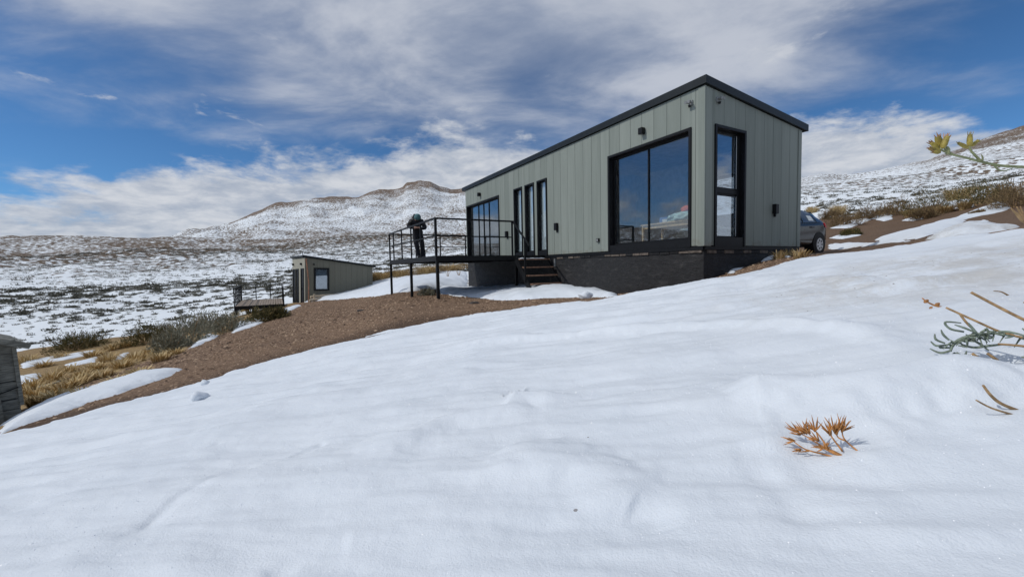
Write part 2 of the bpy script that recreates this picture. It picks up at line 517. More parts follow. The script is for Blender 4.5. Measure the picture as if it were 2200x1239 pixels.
CTRL = []
for r_ in (0.4, 1.2, 2.5, 4.0):
    for k in range(12):
        t_ = k * math.pi / 6
        x_, y_ = r_ * math.sin(t_), r_ * math.cos(t_)
        CTRL.append((x_, y_, snow_plane(x_, y_) - 0.13))
SURVEY = [  # sight line through the photograph plus the distance judged for it
    # gravel pad and the foot of the house
    (939, 642, 10.97), (836, 632, 15.77), (878, 636, 13.2), (1006, 622, 18.1), (1195, 622, 12.2), (1320, 630, 10.05), (1420, 617, 8.9), (1513, 603, 7.9),
    (1620, 566, 8.75), (1705, 550, 9.5), (1770, 549, 13.2), (1722, 549, 12.6), (1000, 683, 6.75), (700, 746, 6.3), (440, 820, 4.8), (0, 932, 3.75), (200, 880, 4.1),
    (1200, 657, 6.3), (1400, 627, 5.8), (1560, 598, 5.7), (1730, 560, 6.0), (1000, 655, 8.6), (660, 652, 22), (790, 628, 24), (800, 643, 16), (690, 694, 10), (520, 735, 9),
    (860, 660, 9.5), (400, 750, 10.5), (250, 805, 7.6), (100, 865, 6.0), (40, 895, 5.6), (540, 695, 15), (600, 668, 19), (1080, 640, 10.5),
    # bank left of the pad
    (300, 745, 15.5), (150, 795, 11.5), (60, 815, 10.5), (60, 755, 18), (250, 725, 21), (400, 697, 24), (480, 675, 28), (560, 655, 30),
    # snowy valley and the slope rising beyond it
    (60, 740, 24), (200, 692, 33), (0, 690, 36), (200, 652, 48), (400, 652, 46), (0, 640, 62), (560, 630, 48), (200, 605, 98), (400, 605, 92), (600, 602, 80), (0, 590, 125), (200, 568, 170), (400, 560, 175),
    (0, 551, 205), (200, 536, 250), (0, 514, 340), (90, 509, 350), (200, 509.5, 360), (330, 514, 400), (420, 513, 440), (520, 512, 450), (620, 512, 455), (740, 506, 450), (840, 501, 440), (950, 508, 420),
    (500, 545, 240), (620, 555, 170), (800, 545, 165), (900, 568, 80), (950, 552, 120), (980, 585, 33), (860, 595, 33), (820, 604, 29), (960, 606, 22), (900, 607, 20),
    (0, 545, 640), (200, 545, 680), (500, 540, 800), (900, 545, 800),
    # right: road cut, bank and hillside
    (1900, 535, 7.2), (2000, 512, 7.0), (2000, 500, 9.5), (2120, 498, 6.6), (2200, 490, 6.2), (1800, 530, 15.5), (1860, 522, 14), (1840, 510, 18), (1900, 492, 18.5), (2000, 476, 16.5), (2100, 470, 13), (2200, 462, 11),
    (1800, 474, 25), (1880, 466, 25), (1950, 455, 24), (2040, 441, 21.5), (2120, 431, 19.5), (2200, 425, 17), (1800, 436, 70), (1900, 425, 75), (2040, 412, 60), (2180, 400, 48),
    (1740, 420, 120), (1850, 410, 150), (1980, 392, 190), (2120, 376, 200), (2200, 368, 190), (1740, 400, 330), (1900, 390, 360), (2100, 350, 400), (1500, 470, 150), (1300, 500, 150), (1150, 540, 90), (1400, 450, 400), (1200, 480, 420),
]
for px_, py_, Y_ in SURVEY:
    CTRL.append(tuple(at(px_, py_, Y_)))
for az, r_, h_ in [(-90, 10, -2.6), (-90, 30, -5), (-90, 100, -4), (-90, 400, 26), (-70, 9, -2.5), (-70, 60, -5), (-70, 380, 32), (-120, 10, -2.2), (-135, 40, -5.5), (-135, 120, -4), (-120, 420, 24), (-150, 430, 28),
                   (180, 10, -1.1), (180, 40, -2), (180, 150, 3), (180, 420, 30), (135, 10, 0.3), (135, 40, 3), (135, 150, 12), (135, 420, 48), (90, 10, 0.9), (90, 30, 4), (90, 120, 18), (90, 420, 75), (70, 9, 0.9), (70, 25, 4), (70, 150, 24),
                   (-90, 900, 30), (-135, 900, 30), (180, 900, 35), (135, 900, 50), (90, 900, 90), (0, 900, 30), (45, 900, 60), (-45, 900, 20)] + [(a, 3500, 20) for a in range(-180, 180, 45)]:
    CTRL.append((r_ * math.sin(R(az)), r_ * math.cos(R(az)), h_))
CTRL = np.array(CTRL)
BASE_H = -0.68
KT = 3.0


def embed(x, y):
    r = np.hypot(x, y) + 1e-6
    return np.stack([KT * x / r, KT * y / r, np.log(r)], -1), r


_E, _r = embed(CTRL[:, 0], CTRL[:, 1])
_val = (CTRL[:, 2] - BASE_H) / _r
_n = len(CTRL)
_D = np.sqrt(((_E[:, None] - _E[None]) ** 2).sum(-1) + 0.02)
_Pm = np.concatenate([np.ones((_n, 1)), _E], 1)
_A = np.zeros((_n + 4, _n + 4)); _A[:_n, :_n] = _D - 0.004 * np.eye(_n); _A[:_n, _n:] = _Pm; _A[_n:, :_n] = _Pm.T
_W = np.linalg.lstsq(_A, np.concatenate([_val, np.zeros(4)]), rcond=None)[0]


def skyline(pts):
    th, sl_ = [], []
    for px_, py_ in pts:
        d = ray(px_, py_); th.append(math.atan2(d[0], 1.0)); sl_.append(d[2] / math.hypot(d[0], 1.0))
    return np.array(th), np.array(sl_)


MESA = skyline([(330, 530), (380, 512), (461, 484), (473, 488), (512, 471), (554, 454), (590, 437), (620, 435), (650, 430), (680, 425), (716, 421), (770, 422), (800, 410), (815, 407), (848, 407), (864, 402), (874, 392), (902, 386), (926, 389), (945, 399), (968, 406), (985, 407), (1050, 398), (1150, 405), (1300, 440), (1420, 500)])
RHILL = skyline([(1420, 520), (1520, 430), (1640, 392), (1722, 382), (1760, 376), (1820, 376), (1890, 365), (1950, 353), (1995, 346), (2060, 322), (2130, 292), (2200, 272), (2350, 225), (2800, 260)])


def hills(x, y):
    th = np.arctan2(x, y); r = np.hypot(x, y)
    out = np.full_like(r, -1e3); tt = np.zeros_like(r)
    for (T, SL), r0, r1, s0, sd in ((MESA, 430.0, 1000.0, 0.060, 3), (RHILL, 330.0, 950.0, 0.150, 5)):
        sc = np.interp(th, T, SL, left=-0.05, right=(0.0 if sd == 5 else -0.05))
        if sd == 5: sc = np.where(th > T[-1], SL[-1] * np.clip(1 - (th - T[-1]) / 0.9, -0.1, 1), sc)
        sb = np.minimum(s0, sc - 0.02)
        t = np.clip((r - r0) / (r1 - r0), 0, 1)
        s = sb + (sc - sb) * t ** (0.85 if sd == 3 else 1.25)
        n = fbm(x * 0.0065, y * 0.0065, 5, 0.55, sd); rid = 1 - np.abs(perlin(x * 0.012, y * 0.012, sd + 7)) * 2
        h = r * s + t * (1 - t) * 4 * (n * 16 + rid * 9) * (1.0 if sd == 3 else 0.4) + n * 3.0 * t + fbm(x * 0.05, y * 0.05, 3, 0.5, sd) * 2.2 * t
        h = np.where(r > r1, r1 * sc - (r - r1) * 0.20 + n * 3, h)
        h = np.where(r < r0, -1e3, h)
        tt = np.where(h > out, t, tt); out = np.maximum(out, h)
    return out, tt


def ground(x, y, full=False):
    x = np.atleast_1d(np.asarray(x, float)); y = np.atleast_1d(np.asarray(y, float))
    sh = x.shape; x = x.ravel(); y = y.ravel()
    h = np.empty(len(x))
    for a in range(0, len(x), 40000):
        e, r = embed(x[a:a + 40000], y[a:a + 40000])
        d = np.sqrt(((e[:, None] - _E[None]) ** 2).sum(-1) + 0.02)
        h[a:a + 40000] = BASE_H + r * (d @ _W[:_n] + _W[_n] + e @ _W[_n + 1:])
    r = np.hypot(x, y)
    amp = np.clip((r - 4) / 60, 0, 1)
    h = h + fbm(x * 0.9, y * 0.9, 3, 0.5, 1) * 0.025 * sstep(3, 8, r)
    h = h + fbm(x * 0.09, y * 0.09, 4, 0.5, 2) * 0.7 * amp + fbm(x * 0.018, y * 0.018, 4, 0.5, 4) * 4.5 * sstep(60, 260, r)
    hh, tt = hills(x, y)
    crest = np.where(hh > h, tt, 0.0)
    h = np.maximum(h, hh)
    if full: return h.reshape(sh), crest.reshape(sh), (hh >= h).reshape(sh)
    return h.reshape(sh)


def gz(x, y):
    return float(ground(x, y)[0])


_YS = np.concatenate([np.linspace(2.5, 40, 700), np.geomspace(40.2, 420, 300)])


def hit(px, py):
    """where a sight line meets the ground"""
    d = ray(px, py); P = d[None] * _YS[:, None]
    g = ground(P[:, 0], P[:, 1]); below = np.nonzero(P[:, 2] < g)[0]
    if len(below) == 0: i = len(_YS) - 1
    else: i = below[0]
    return np.array([P[i, 0], P[i, 1], g[i]])


def theta_list(items):     # (px, Y) -> theta, radius
    th, rr = [], []
    for px_, Y_ in items:
        d = ray(px_, 620); th.append(math.atan2(d[0], 1)); rr.append(Y_ * math.hypot(1, d[0]))
    return np.array(th), np.array(rr)


T_SNOW, R_SNOW = theta_list([(0, 18), (60, 19.5), (250, 22), (400, 23), (500, 24), (600, 25), (660, 26), (720, 25), (780, 24), (830, 22), (900, 20), (1000, 19), (1080, 26), (1180, 40), (1700, 34), (1760, 30), (1800, 27), (1900, 26.5), (2000, 25), (2100, 21), (2200, 18)])
T_GRAV, R_GRAV = theta_list([(0, 5.4), (100, 6.1), (250, 8), (320, 9.5), (420, 11.5), (520, 15.5), (600, 19.5), (650, 26)])
SNOW_EDGE_PX = [(0, 925), (100, 900), (200, 876), (320, 847), (440, 815), (560, 777), (700, 742), (850, 708), (1000, 680), (1150, 657), (1320, 633), (1450, 611), (1560, 590), (1650, 571), (1730, 553), (1800, 541), (1900, 529), (2000, 515), (2100, 502), (2200, 490)]
_te, _re = [], []
for px_, py_ in SNOW_EDGE_PX:
    d = ray(px_, py_); Y_ = -0.55 / (d[2] - 0.17 * d[0] + 0.02)
    _te.append(math.atan2(d[0], 1)); _re.append(Y_ * math.hypot(1, d[0]))
T_EDGE = np.array([-math.pi, -2.4, -1.6, -1.15] + _te + [1.2, 1.6, 2.4, math.pi]); R_EDGE = np.array([9.0, 8.0, 6.0, 5.2] + _re + [6.6, 7.5, 9.0, 9.0])


def edge_radius(th):
    return np.interp(th, T_EDGE, R_EDGE)


def build_ground():
    thf = np.linspace(R(-60), R(60), 820)
    thb = np.linspace(R(60), R(300), 150)[1:-1]
    th = np.concatenate([thf, thb]); nt = len(th)
    rr = np.geomspace(0.5, 3600, 430); nr = len(rr)
    TH, RR = np.meshgrid(th, rr)
    X = RR * np.sin(TH); Y = RR * np.cos(TH)
    Zg, crest, onhill = ground(X, Y, True)
    ths = (TH + math.pi) % (2 * math.pi) - math.pi
    # keep the ground just below the snow slope, clear of its surface
    er = edge_radius(ths)
    Zg = np.where(RR < er - 0.35, np.minimum(Zg, snow_plane(X, Y) - 0.12), Zg)
    rs = np.interp(ths, T_SNOW, R_SNOW, left=15, right=14)
    nz = fbm(X * 0.25, Y * 0.25, 3, 0.5, 9)
    near_snow = sstep(rs - 1.0 + nz * 2.0, rs + 1.0 + nz * 2.0, RR)
    far = sstep(90, 200, RR)
    nb = fbm(X * 0.02, Y * 0.02, 4, 0.55, 12)
    cov = near_snow * 1.0
    # slopes: scrub shows through more towards the ridges
    ridge_left = sstep(210, 310, RR) * (ths < 0.2) * (~onhill)
    cov = cov - far * (0.45 + 0.16 * nb) - ridge_left * 0.24
    cov = np.where(onhill, 0.53 + 0.24 * nb - 0.46 * sstep(0.78, 1.0, crest + nb * 0.25), cov)
    right_hi = onhill & (ths > 0.6)
    cov = np.where(right_hi, 0.58 + 0.25 * nb - 0.42 * sstep(0.45, 0.80, crest + nb * 0.4) * sstep(0.72, 0.86, ths), cov)
    rg = np.interp(ths, T_GRAV, R_GRAV, left=5.0, right=60)
    grass = (1 - near_snow) * sstep(rg - 0.4, rg + 0.5, RR + nz * 0.6) * (ths < 0)
    gravel = 1 - sstep(60, 90, RR)
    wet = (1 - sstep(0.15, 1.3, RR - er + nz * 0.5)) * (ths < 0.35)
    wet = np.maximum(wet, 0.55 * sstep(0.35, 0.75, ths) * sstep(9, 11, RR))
    v = np.stack([X, Y, Zg], -1).reshape(-1, 3)
    i = np.arange(nr - 1)[:, None] * nt; j = np.arange(nt)[None]; j2 = (j + 1) % nt
    q = np.stack([i + j, i + j2, i + nt + j2, i + nt + j], -1).reshape(-1, 4)
    cen = len(v)
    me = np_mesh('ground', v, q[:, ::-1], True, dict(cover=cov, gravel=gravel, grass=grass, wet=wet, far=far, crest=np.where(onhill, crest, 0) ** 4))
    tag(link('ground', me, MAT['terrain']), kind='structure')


build_ground()


# ------------------------------------------------------------------ the wind-packed snow slope
def px_on_snow(px, py):
    d = ray(px, py); Y_ = -0.55 / (d[2] - 0.17 * d[0] + 0.02)
    return np.array([d[0] * Y_, Y_])


def poly_dist(x, y, pts):
    """unsigned distance, signed side and position 0..1 along a polyline"""
    best = np.full(x.shape, 1e9); side = np.zeros(x.shape); pos = np.zeros(x.shape)
    L = np.concatenate([[0], np.cumsum(np.hypot(*(np.diff(pts, axis=0).T)))]); tot = L[-1]
    for k in range(len(pts) - 1):
        a, b = pts[k], pts[k + 1]; ab = b - a; l2 = ab @ ab
        t = np.clip(((x - a[0]) * ab[0] + (y - a[1]) * ab[1]) / l2, 0, 1)
        dx = x - a[0] - t * ab[0]; dy = y - a[1] - t * ab[1]; d = np.hypot(dx, dy)
        m = d < best
        best = np.where(m, d, best); side = np.where(m, np.sign(ab[0] * dy - ab[1] * dx), side); pos = np.where(m, (L[k] + t * math.sqrt(l2)) / tot, pos)
    return best, side, pos


SCULPT = [  # wind lips and creases: line, height, width uphill, width downhill
    ([(220, 1170), (300, 1130), (380, 1070), (470, 1020), (560, 985)], -0.0045, 0.02, 0.05),
    ([(620, 975), (700, 938)], -0.006, 0.015, 0.03),
    ([(740, 950), (880, 935), (940, 905), (1090, 875), (1110, 850), (1260, 845)], 0.012, 0.03, 0.10),
    ([(900, 760), (1100, 735), (1300, 718), (1500, 705), (1700, 708), (1860, 725), (2000, 765)], 0.020, 0.10, 0.06),
    ([(1540, 850), (1620, 838), (1780, 850), (1900, 840), (2030, 810), (2110, 770)], 0.026, 0.05, 0.16),
    ([(1480, 640), (1600, 605), (1800, 600), (2000, 625)], 0.016, 0.22, 0.15),
    ([(1600, 945), (1640, 1000), (1700, 1060), (1755, 1130)], -0.0045, 0.05, 0.04),
    ([(1350, 1075), (1400, 1090), (1425, 1130)], -0.004, 0.05, 0.03),
    ([(520, 880), (760, 820), (1000, 780)], 0.008, 0.06, 0.08),
    ([(1060, 960), (1250, 1000), (1400, 1075)], 0.012, 0.10, 0.10),
    ([(560, 1239), (640, 1190), (760, 1150)], -0.004, 0.04, 0.05),
]


def snow_surface(X, Y):
    Zs = snow_plane(X, Y)
    # soft drifts
    Zs = Zs + 0.042 * fbm(X * 0.8 + 3, Y * 1.1, 4, 0.5, 21) * sstep(0.1, 1.2, np.hypot(X, Y))
    Zs = Zs + 0.008 * fbm(X * 4.0, Y * 5.0, 4, 0.5, 22)
    # fine wind ribs running up the slope
    a = R(-11) ; ux = X * math.cos(a) + Y * math.sin(a); vy = -X * math.sin(a) + Y * math.cos(a)
    rm = sstep(2.2, 3.6, np.hypot(X, Y)) * sstep(-4.5, -2.5, X) * (1 - sstep(2.2, 4.0, X))
    vw = vy + 0.10 * np.sin(ux * 1.1) + 0.05 * fbm(X * 0.9, Y * 0.9, 2, 0.5, 29)
    rib = fbm(ux * 0.30, vw * 4.2, 3, 0.6, 23)
    Zs = Zs + rm * 0.050 * rib
    Zs = Zs + 0.027 * fbm(ux * 0.5, vw * 2.3, 4, 0.58, 27)
    Zs = Zs + 0.006 * fbm(ux * 1.8, vw * 9.0, 3, 0.55, 28)
    for pts, h, wa, wb in SCULPT:
        P = np.array([px_on_snow(*p) for p in pts])
        d, s, t = poly_dist(X, Y, P)
        wob = 1 + 0.5 * fbm(X * 9, Y * 9, 2, 0.5, 24)
        w_ = np.where(s > 0, wa, wb) * wob
        Zs = Zs + 2.1 * h * np.exp(-(d / w_) ** 2) * sstep(0, 0.15, t) * (1 - sstep(0.85, 1.0, t))
    # broken crust at the lower left, hollow round the brown sprig, scoop under the green plant
    for px_, py_, dep, rad in ((30, 1085, -0.020, 0.09), (1640, 935, 0.018, 0.06), (1740, 985, -0.012, 0.05), (2140, 790, -0.045, 0.11), (1700, 810, -0.030, 0.22), (1330, 1110, -0.006, 0.08), (1900, 800, -0.02, 0.15), (600, 1225, -0.006, 0.03), (468, 950, -0.006, 0.02)):
        c = px_on_snow(px_, py_); Zs = Zs + dep * np.exp(-(((X - c[0]) ** 2 + (Y - c[1]) ** 2) / rad ** 2))
    return Zs


def snow_z(x, y):
    return float(snow_surface(np.array([x]), np.array([y]))[0])


def build_snow():
    thf = np.linspace(R(-60), R(60), 760); thb = np.linspace(R(60), R(300), 120)[1:-1]
    th = np.concatenate([thf, thb]); nt = len(th); nr = 420
    ths = (th + math.pi) % (2 * math.pi) - math.pi
    er = edge_radius(ths) + 0.05 * fbm(ths * 30, ths * 0, 4, 0.6, 31) + 0.03 * fbm(ths * 120, ths * 0, 2, 0.6, 33)
    # log-spaced rings out to the edge, plus a rolled lip
    f = np.linspace(0, 1, nr)
    X = np.zeros((nr + 7, nt)); Y = np.zeros_like(X)
    for i in range(nr):
        r = 0.25 * (er / 0.25) ** f[i]
        X[i] = r * np.sin(th); Y[i] = r * np.cos(th)
    Zs = np.zeros_like(X)
    Zs[:nr] = snow_surface(X[:nr], Y[:nr])
    lipr = [0.02, 0.04, 0.055, 0.06, 0.06, 0.05, 0.0]; lipd = [0.004, 0.014, 0.035, 0.06, 0.10, 0.17, 0.35]
    for k in range(7):
        r = er + lipr[k]
        X[nr + k] = r * np.sin(th); Y[nr + k] = r * np.cos(th); Zs[nr + k] = Zs[nr - 1] - lipd[k]
    # settle the last stretch a little towards the edge
    dr = er[None] - np.hypot(X[:nr], Y[:nr])
    Zs[:nr] -= 0.035 * np.exp(-dr / 0.16)
    Zs[nr:] -= 0.035
    v = np.stack([X, Y, Zs], -1).reshape(-1, 3)
    n2 = nr + 7
    i = np.arange(n2 - 1)[:, None] * nt; j = np.arange(nt)[None]; j2 = (j + 1) % nt
    q = np.stack([i + j, i + j2, i + nt + j2, i + nt + j], -1).reshape(-1, 4)
    c0 = px_on_snow(2080, 585); dirt = np.exp(-(((X - c0[0]) / 1.3) ** 2 + ((Y - c0[1]) / 1.0) ** 2))
    c1 = px_on_snow(2120, 545); dirt = np.clip(dirt + 0.8 * np.exp(-(((X - c1[0]) / 1.2) ** 2 + ((Y - c1[1]) / 0.8) ** 2)), 0, 1)
    me = np_mesh('snow_slope', v, q[:, ::-1], True, dict(dirt=dirt))
    tag(link('snow_slope', me, MAT['snow']), kind='structure')


build_snow()


def inside_sd(x, y, poly):
    """signed distance to a closed polygon, positive inside"""
    P = np.vstack([poly, poly[:1]])
    d, _, _ = poly_dist(x, y, P)
    ins = np.zeros(x.shape, bool)
    for k in range(len(poly)):
        a, b = P[k], P[k + 1]
        if a[1] == b[1]: continue
        c = ((a[1] > y) != (b[1] > y)) & (x < (b[0] - a[0]) * (y - a[1]) / (b[1] - a[1]) + a[0])
        ins ^= c
    return np.where(ins, d, -d)


def snow_patch(pts, thick, name='snow_patch', res=110, wob=0.10, world=None, dirt=0.0):
    poly = np.array([hit(*p)[:2] for p in pts]) if world is None else np.array(world)
    lo = poly.min(0) - 0.35; hi = poly.max(0) + 0.35
    # grid aligned to the longest axis
    c = poly.mean(0); cov = np.cov((poly - c).T); ev, V = np.linalg.eigh(cov)
    ax = V[:, 1]; ay = np.array([-ax[1], ax[0]])
    A = (poly - c) @ ax; B = (poly - c) @ ay
    na = res; nb = max(24, int(res * min(1, (np.ptp(B) + .7) / (np.ptp(A) + .7) * 1.6)))
    ga = np.linspace(A.min() - 0.35, A.max() + 0.35, na); gb = np.linspace(B.min() - 0.35, B.max() + 0.35, nb)
    GA, GB = np.meshgrid(ga, gb)
    X = c[0] + GA * ax[0] + GB * ay[0]; Y = c[1] + GA * ax[1] + GB * ay[1]
    sd = inside_sd(X, Y, poly) + wob * fbm(X * 2.2, Y * 2.2, 4, 0.6, 41)
    prof = np.where(sd > 0, thick * (1 - np.exp(-sd / (thick * 1.6))), sd * 0.9)
    prof = np.maximum(prof, -0.25)
    Zp = ground(X, Y) + prof + np.where(sd > 0, 0.25 * thick * fbm(X * 1.3, Y * 1.3, 3, 0.5, 42), 0)
    keep = (sd > -0.30)
    k4 = keep[:-1, :-1] | keep[1:, :-1] | keep[:-1, 1:] | keep[1:, 1:]
    ids = np.arange(nb * na).reshape(nb, na)
    q = np.stack([ids[:-1, :-1], ids[:-1, 1:], ids[1:, 1:], ids[1:, :-1]], -1)[k4]
    used, inv = np.unique(q, return_inverse=True)
    v = np.stack([X, Y, Zp], -1).reshape(-1, 3)[used]
    me = np_mesh(name, v, inv.reshape(q.shape), True, dict(dirt=np.full(len(v), dirt)))
    return tag(link(name, me, MAT['snow']), kind='structure')


snow_patch([(0, 931), (7, 912), (67, 881), (126, 856), (208, 834), (260, 815), (319, 797), (390, 794), (371, 807), (319, 824), (260, 846), (186, 866), (122, 891), (56, 912), (0, 934)], 0.11, 'snow_drift', 200, 0.06)
snow_patch([(406, 749), (430, 728), (448, 716), (470, 722), (434, 740)], 0.06)
snow_patch([(505, 700), (518, 689), (568, 692), (540, 703), (500, 716)], 0.07)
snow_patch([(540, 686), (575, 681), (600, 680), (560, 690)], 0.04)
snow_patch([(608, 664), (640, 655), (646, 657), (618, 672), (604, 676)], 0.05)
snow_patch([(141, 784), (208, 767), (206, 777), (150, 788)], 0.05)
snow_patch([(40, 807), (89, 803), (76, 818), (40, 826)], 0.06)
snow_patch([(45, 779), (120, 765), (204, 752), (190, 763), (110, 778), (48, 792)], 0.06)
snow_patch([(215, 778), (277, 757), (262, 772)], 0.04)
snow_patch([(940, 618), (1004, 621), (1080, 617), (1147, 611), (1188, 611), (1239, 617), (1255, 625), (1318, 627), (1325, 637), (1255, 639), (1172, 641), (1105, 645), (1055, 644), (1025, 640), (979, 637), (944, 630)], 0.20, 'snow_bank', 190, 0.10)
snow_patch([(652, 650), (700, 644), (760, 640), (800, 637), (836, 632), (872, 628), (930, 622), (1004, 618), (1003, 585), (900, 592), (810, 605), (790, 612), (720, 628), (664, 643)], 0.22, 'snow_bank', 190, 0.15)
snow_patch([(1554, 590), (1580, 570), (1600, 563), (1630, 560), (1662, 543), (1684, 543), (1700, 553), (1650, 559), (1610, 567), (1575, 587)], 0.10, res=150, wob=0.08)


def z7(pts):
    return [(1780 + x / 5.238, 380 + y / 5.238) for x, y in pts]


snow_patch(z7([(520, 715), (1020, 572), (1500, 432), (1900, 275), (1980, 300), (2050, 362), (1700, 440), (1550, 475), (1380, 580), (1200, 640), (1000, 708)]), 0.10, res=200, wob=0.12)
snow_patch(z7([(20, 580), (200, 512), (350, 470), (480, 478), (350, 535), (230, 580)]), 0.10)
snow_patch(z7([(500, 472), (560, 430), (700, 412), (720, 478), (620, 500)]), 0.10)
snow_patch(z7([(820, 492), (1030, 430), (1072, 470), (950, 497)]), 0.08)
snow_patch(z7([(0, 690), (180, 650), (240, 665), (340, 632), (362, 660), (150, 702)]), 0.08)
snow_patch(z7([(0, 755), (350, 742), (700, 728), (980, 716), (760, 745), (300, 790), (0, 815)]), 0.10, res=160)
snow_patch(z7([(1130, 700), (1380, 590), (1540, 525), (1660, 540), (1750, 500), (1900, 545), (2150, 570), (1700, 660), (1400, 700)]), 0.14, 'dirty_snow', 170, 0.15, dirt=1.0)
snow_patch(z7([(1270, 320), (1330, 280), (1560, 255), (1650, 340), (1380, 365)]), 0.08)


# ------------------------------------------------------------------ the house
def rect_minus(y0, y1, z0, z1, holes, eps=0.012):
    """split a rectangle into rectangles that avoid the holes"""
    cuts = sorted({y0, y1} | {h for o in holes for h in (o[0], o[1]) if y0 + eps < h < y1 - eps})
    out = []
    for a, b in zip(cuts[:-1], cuts[1:]):
        m = (a + b) / 2
        zs = [(z0, z1)]
        for o in holes:
            if o[0] < m < o[1]:
                nz_ = []
                for p, q in zs:
                    if o[2] > p + eps: nz_.append((p, min(q, o[2])))
                    if o[3] < q - eps: nz_.append((max(p, o[3]), q))
                zs = [k for k in nz_ if k[1] - k[0] > eps]
        out += [(a, b, p, q) for p, q in zs]
    return out


H = empty('modular_house', HO, YAW)
tag(H, 'long grey-green board-clad modular house with black trim on a black plinth', 'house')
HL, HW = 11.73, 3.50
SLOPE = 0.0975


def roof_z(v):
    return 3.05 - SLOPE * v


WIN_F = [(0.286, 2.652, 0.0, 2.335), (5.36, 5.905, 0.0, 2.35), (6.09, 6.645, 0.0, 2.35), (6.84, 7.40, 0.0, 2.35), (8.53, 11.60, 0.0, 2.34)]
WIN_E = [(0.296, 1.314, 0.0, 2.354)]
WIN_B = [(9.3, 11.4, 0.35, 2.1), (1.2, 2.6, 0.9, 2.0)]
# structural wall core with real openings
core = MB()
for a, b, p, q in rect_minus(0.03, HL - 0.02, 0.0, 3.04, WIN_F): core.box(0.024, 0.16, a, b, p, q)
for a, b, p, q in rect_minus(0.163, HL - 0.02, 0.0, roof_z(HW) - 0.01, WIN_B): core.box(HW - 0.15, HW - 0.01, a, b, p, q)
for a, b, p, q in rect_minus(0.163, HW - 0.153, 0.0, roof_z(HW) - 0.02, WIN_E): core.box(a, b, 0.024, 0.16, p, q)
core.hexa([(0.163, 0.024, roof_z(HW) - 0.018), (HW - 0.153, 0.024, roof_z(HW) - 0.018), (HW - 0.153, 0.16, roof_z(HW) - 0.018), (0.163, 0.16, roof_z(HW) - 0.018),
           (0.163, 0.024, roof_z(0.163) - 0.01), (HW - 0.153, 0.024, roof_z(HW) + 0.0), (HW - 0.153, 0.16, roof_z(HW) + 0.0), (0.163, 0.16, roof_z(0.163) - 0.01)])
core.hexa([(0.163, HL - 0.16, 0), (HW - 0.153, HL - 0.16, 0), (HW - 0.153, HL - 0.023, 0), (0.163, HL - 0.023, 0),
           (0.163, HL - 0.16, roof_z(0.163) - 0.01), (HW - 0.153, HL - 0.16, roof_z(HW)), (HW - 0.153, HL - 0.023, roof_z(HW)), (0.163, HL - 0.023, roof_z(0.163) - 0.01)])
core.build('wall', MAT['inner'], H)
box('floor', 0.165, HW - 0.155, 0.165, HL - 0.165, -0.02, 0.05, MAT['deckwood'], H)
box('partition', 0.17, HW - 0.16, 4.9, 5.0, 0.055, 2.62, MAT['inner'], H)
MB().hexa([(0.166, 0.165, 2.66), (HW - 0.156, 0.165, 2.60), (HW - 0.156, HL - 0.165, 2.60), (0.166, HL - 0.165, 2.66), (0.166, 0.165, 2.68), (HW - 0.156, 0.165, 2.62), (HW - 0.156, HL - 0.165, 2.62), (0.166, HL - 0.165, 2.68)]).build('ceiling', MAT['inner'], H)

GAP = 0.0045
seams = [0.197 + 0.3432 * k for k in range(34)]
seams = [0.0] + [s for s in seams if s < HL - 0.08] + [HL]
for a, b in zip(seams[:-1], seams[1:]):
    for y0, y1, z0, z1 in rect_minus(a + GAP, b - GAP, 0.0, 3.035, WIN_F):
        j = random.uniform(-0.0015, 0.0015)
        box('siding_board', 0.0 + j, 0.0225, y0, y1, z0 - random.uniform(0, 0.006), z1, MAT['siding'], H)
    for y0, y1, z0, z1 in rect_minus(a + GAP, b - GAP, 0.0, roof_z(HW) - 0.02, WIN_B):
        box('siding_board', HW - 0.009, HW + 0.012, y0, y1, z0, z1, MAT['siding'], H)
eseams = [0.024, 0.245, 0.598, 0.96, 1.317, 1.66, 2.005, 2.35, 2.69, 3.03, 3.37, HW + 0.011]
for a, b in zip(eseams[:-1], eseams[1:]):
    for x0, x1, z0, z1 in rect_minus(a + GAP, b - GAP, 0.0, 9.0, WIN_E):
        for yy0, yy1 in ((0.0, 0.0225),):
            t0 = roof_z(x0) - 0.012 if z1 > 8 else z1; t1 = roof_z(x1) - 0.012 if z1 > 8 else z1
            j = random.uniform(-0.0015, 0.0015)
            MB().hexa([(x0, yy0 + j, z0), (x1, yy0 + j, z0), (x1, yy1, z0), (x0, yy1, z0), (x0, yy0 + j, t0), (x1, yy0 + j, t1), (x1, yy1, t1), (x0, yy1, t0)]).build('siding_board', MAT['siding'], H)
    x0, x1 = a + GAP, b - GAP
    MB().hexa([(x0, HL - 0.02, 0), (x1, HL - 0.02, 0), (x1, HL, 0), (x0, HL, 0), (x0, HL - 0.02, roof_z(x0) - .012), (x1, HL - 0.02, roof_z(x1) - .012), (x1, HL, roof_z(x1) - .012), (x0, HL, roof_z(x0) - .012)]).build('siding_board', MAT['siding'], H)
# corner boards
box('corner_board', -0.014, 0.026, -0.014, 0.135, -0.012, 3.03, MAT['siding'], H, 0.003)
box('corner_board', 0.029, 0.20, -0.014, -0.002, -0.012, 3.00, MAT['siding'], H, 0.003)
box('corner_board', HW - 0.11, HW + 0.022, -0.014, -0.002, -0.008, roof_z(HW) - 0.03, MAT['siding'], H, 0.003)

